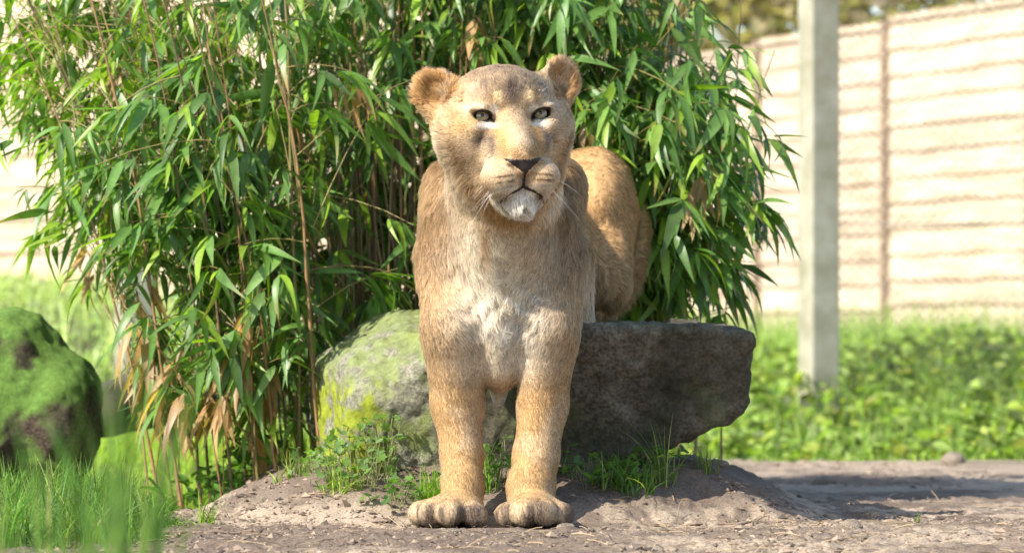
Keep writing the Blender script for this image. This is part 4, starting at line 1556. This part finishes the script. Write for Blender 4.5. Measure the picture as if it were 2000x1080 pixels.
def bank_growth():
    """broad-leaved growth that covers the bank before the board fence"""
    rng = np.random.default_rng(44)
    n = 24000
    x = rng.uniform(0.35, 5.2, n)
    y = 5.7 + 8.0 * rng.random(n) ** 1.2
    hum = 0.24 + 0.20 * vnoise(np.stack([x, y, 0 * x], -1), 1.6, 3)
    hum = np.maximum(0.03, hum) * (1 - 0.7 * sstep(8.5, 11, y))
    z = gz(x, y) + np.maximum(0.02, hum * rng.random(n) ** 0.5)
    d = np.stack([rng.normal(0, 1, n), rng.normal(-0.5, 1, n), rng.normal(-0.1, 0.5, n)], -1)
    fr = frames(d, None, rng.normal(0, 0.6, n))
    t = np.array([0.25, 0.34, 0.085]) * rng.uniform(0.3, 1.5, (n, 1)) + np.array([0.12, 0.10, 0.0]) * (rng.random((n, 1)) < 0.25)
    size = rng.uniform(0.03, 0.085, n)
    V, F, C = scatter(oval_leaf(), np.stack([x, y, z], -1), fr, size, t)
    tag(mesh_np("ground_cover", V, F, HERB_M, None, C), "bright leafy ground cover on the bank before the board fence", "ground cover", kind="stuff")
    # same growth behind the bamboo
    n = 5000
    x = rng.uniform(-5.0, 0.4, n)
    y = rng.uniform(7, 13, n)
    z = gz(x, y) + 0.12 * rng.random(n)
    d = np.stack([rng.normal(0, 1, n), rng.normal(-0.5, 1, n), rng.normal(-0.1, 0.5, n)], -1)
    t = np.array([0.38, 0.47, 0.20]) * rng.uniform(0.5, 1.3, (n, 1))
    V, F, C = scatter(oval_leaf(), np.stack([x, y, z], -1), frames(d), rng.uniform(0.04, 0.08, n), t)
    tag(mesh_np("low_growth", V, F, HERB_M, None, C), "pale green low growth far behind the mossy boulder", "ground cover", kind="stuff")
    # dark leafy growth under the bamboo at left
    n = 900
    x = rng.uniform(-1.15, -0.62, n)
    y = rng.uniform(1.0, 3.0, n)
    z = gz(x, y) + 0.12 * rng.random(n)
    d = np.stack([rng.normal(0, 1, n), rng.normal(-0.5, 1, n), rng.normal(0.0, 0.6, n)], -1)
    t = np.array([0.08, 0.17, 0.03]) * rng.uniform(0.5, 1.5, (n, 1))
    V, F, C = scatter(oval_leaf(0.5), np.stack([x, y, z], -1), frames(d), rng.uniform(0.03, 0.07, n), t)
    tag(mesh_np("undergrowth", V, F, HERB_M, None, C), "green undergrowth on the low ground beside the bamboo stems", "undergrowth", kind="stuff")


bank_growth()


def hedge():
    """winter hedge with brown leaves behind the right fence"""
    rng = np.random.default_rng(55)
    parts = []
    n = 22000
    t = rng.uniform(-9, 4, n)
    base = PR[None] + dR[None] * t[:, None] + np.array([[0.91, 0.41]]) * (1.0 + rng.uniform(0, 1.2, n))[:, None]
    z = 0.5 + 4.2 * rng.random(n)
    d = rng.normal(0, 1, (n, 3))
    col = np.array([0.40, 0.32, 0.235]) * rng.uniform(0.5, 1.3, (n, 1)) + np.array([0.0, 0.05, 0]) * (rng.random((n, 1)) < 0.2)
    V, F, C = scatter(oval_leaf(0.7), np.concatenate([base, z[:, None]], 1), frames(d), rng.uniform(0.10, 0.19, n), col)
    tag(mesh_np("brown_hedge", V, F, HERB_M, None, C), "dull brown hedge showing above the board fence", "hedge", kind="stuff")


hedge()
# ------------------------------------------------------------------ small things on the earth
def small_things():
    rng = np.random.default_rng(66)
    smat = rock_material("pebble_stone", (0.22, 0.17, 0.13), (0.42, 0.35, 0.28), (0.2, 0.2, 0.1), 3)

    def px_xy(px, y):
        return (px - 1000) * PX * (CAM_D + y) / CAM_D

    def stone(px, y, r, lab, seed):
        c = np.array([px_xy(px, y), y, 0.0])
        c[2] = float(gz(c[0], c[1]) + relief(c[0:1], c[1:2])[0]) + r[2] * 0.35
        b = Blob()
        b.ell((0, 0, 0), r, 0.01)
        b.ell((r[0] * 0.35, 0, -r[2] * 0.2), np.array(r) * 0.7, 0.01)
        fn = lambda P, cull: b(P, cull) + 0.18 * min(r) * fbm(P + seed, 1.2 / max(r), 3, seed)
        V, Q = blob_mesh(fn, -np.array(r) * 1.7, np.array(r) * 1.7, max(r) / 11, 4)
        o = mesh_np("stone", V, Q, smat, None)
        add_float(o, "moss", np.zeros(len(V)))
        o.location = c
        o.rotation_euler = (0, 0, seed)
        tag(o, lab, "stone", "loose stones on the earth")
    stone(1105, -0.12, (0.022, 0.018, 0.010), "small grey pebble touching the lioness's front paw", 1)
    stone(1663, -0.30, (0.032, 0.022, 0.017), "pale pointed stone lying on the sunlit earth nearest the camera", 2)
    stone(1402, 0.55, (0.028, 0.02, 0.012), "flat tan stone at the edge of the slab's shadow", 3)
    stone(1612, 2.9, (0.045, 0.03, 0.018), "brown clod on the sunlit crest between slab and grey post", 4)
    stone(1860, 4.2, (0.05, 0.04, 0.03), "rounded stone on the far crest of the earth before the leafy bank", 5)
    stone(1705, 0.45, (0.022, 0.018, 0.016), "dark little stone in the long shadow beyond the slab", 6)
    stone(885, -0.42, (0.018, 0.014, 0.008), "small flat stone on the dark mud before the lioness's paw", 7)
    bm_ = Mat("twig_bark").set(Base_Color=(0.15, 0.105, 0.075, 1), Roughness=0.9)

    def twig(pts, r, lab):
        P = np.array([(px_xy(px, y), y, 0) for px, y in pts])
        t = np.linspace(0, 1, 14)
        s = np.linspace(0, 1, len(P))
        Q = np.stack([np.interp(t, s, P[:, 0]), np.interp(t, s, P[:, 1]), 0 * t], -1)
        Q[:, 2] = gz(Q[:, 0], Q[:, 1]) + relief(Q[:, 0], Q[:, 1]) + r * 0.8
        Q[:, 2] = Q[:, 2] * 0.5 + np.convolve(np.pad(Q[:, 2], 2, mode='edge'), np.ones(5) / 5, 'valid') * 0.5
        Q = Q + rng.normal(0, r * 0.25, Q.shape)
        V, F = tube_np(Q, r * (1 - 0.5 * t), 6)
        tag(mesh_np("twig", V - Q[0], F, bm_.m, None), lab, "twig", "fallen twigs").location = Q[0]
    twig([(280, -0.36), (360, -0.40), (470, -0.42)], 0.006, "dark fallen twig half sunk in mud beside the long turf")
    twig([(1405, 0.12), (1440, 0.05), (1480, 0.08)], 0.004, "short dark twig on the sunlit earth below the slab")
    twig([(1720, 0.05), (1775, 0.02), (1800, 0.06)], 0.005, "dark twig lying in the long shadow on open earth")
    twig([(905, -0.16), (955, -0.17), (985, -0.13)], 0.003, "thin dry twig on the mud just before the paws")
    # soil crumbs, chips, straw: too many to count
    n = 26000
    x = rng.uniform(-1.0, 1.45, n)
    y = np.where(rng.random(n) < 0.65, rng.uniform(-1.25, 0.5, n), rng.uniform(0.3, 5.2, n))
    keep = fbm(np.stack([x, y, 0 * x], -1), 3.5, 2, 77) + 0.5 * sstep(-0.2, -0.6, x) > -0.15 + 0.5 * rng.random(n)
    keep &= ~((np.abs(x + 0.01) < 0.2) & (np.abs(y) < 0.14))
    keep &= ~((y > 0.4) & (x < 0.6) & ~((x < -0.36) & (y < 0.9)))
    x, y = x[keep], y[keep]
    n = len(x)
    z = gz(x, y) + relief(x, y)
    ico = np.array([(1, 0, 0.1), (-1, 0.2, 0), (0, 1, 0.05), (0.1, -1, 0), (0, 0.1, 0.8), (0, 0, -0.7)], float)
    icf = np.array([(0, 2, 4), (2, 1, 4), (1, 3, 4), (3, 0, 4), (2, 0, 5), (1, 2, 5), (3, 1, 5), (0, 3, 5)])
    d = rng.normal(0, 1, (n, 3)) * np.array([1, 1, 0.25])
    sz = rng.lognormal(-5.85, 0.65, n).clip(0.0010, 0.016) * (1 + 0.25 * ((y > 0.08) & (y < 0.9) & (np.abs(x) < 0.8)))
    size = np.stack([sz * rng.uniform(0.5, 1, n), sz * rng.uniform(0.8, 1.6, n), sz * rng.uniform(0.6, 1.0, n)], -1)
    t = np.array([0.17, 0.125, 0.09]) * rng.uniform(0.35, 1.9, (n, 1))
    cm = Mat("crumb")
    cm.l(cm.attr(), cm.b.inputs["Base Color"])
    cm.set(Roughness=0.95)
    V, F, C = scatter((ico, icf), np.stack([x, y, z], -1), frames(d), size, t)
    tag(mesh_np("soil_crumbs", V, F, cm.m, None, C, smooth=False), "loose crumbs of dark soil strewn over the earth", "soil", kind="stuff")
    n = 1300
    x = rng.uniform(-0.95, 1.3, n)
    y = np.concatenate([rng.uniform(-1.2, 0.25, n - 350), rng.uniform(0.2, 3, 350)])
    ok = ~((y > 0.35) & (x < 0.6)) & ~((np.abs(x + 0.01) < 0.16) & (np.abs(y) < 0.12))
    x, y = x[ok], y[ok]
    n = len(x)
    P = np.stack([x, y, gz(x, y) + relief(x, y) + 0.003], -1)
    d = np.stack([rng.normal(0, 1, n), rng.normal(0, 1, n), rng.normal(0, 0.12, n)], -1)
    ln = rng.uniform(0.012, 0.06, n)
    st = tube_np([(0, 0, 0), (0.02, 0.35, 0.04), (-0.01, 0.7, 0.05), (0.02, 1, 0)], 1.0, 3)
    V0 = st[0].copy()
    axis = np.repeat(np.array([(0, 0, 0), (0.02, 0.35, 0.04), (-0.01, 0.7, 0.05), (0.02, 1, 0)]), 3, 0)
    V0 = axis + (V0 - axis) * 0.02
    t = np.array([0.26, 0.19, 0.115]) * rng.uniform(0.35, 1.7, (n, 1))
    V, F, C = scatter((V0, st[1]), P, frames(d), ln, t)
    tag(mesh_np("straw_litter", V, F, cm.m, None, C), "bits of dry straw and root strewn over the earth", "litter", kind="stuff")


small_things()
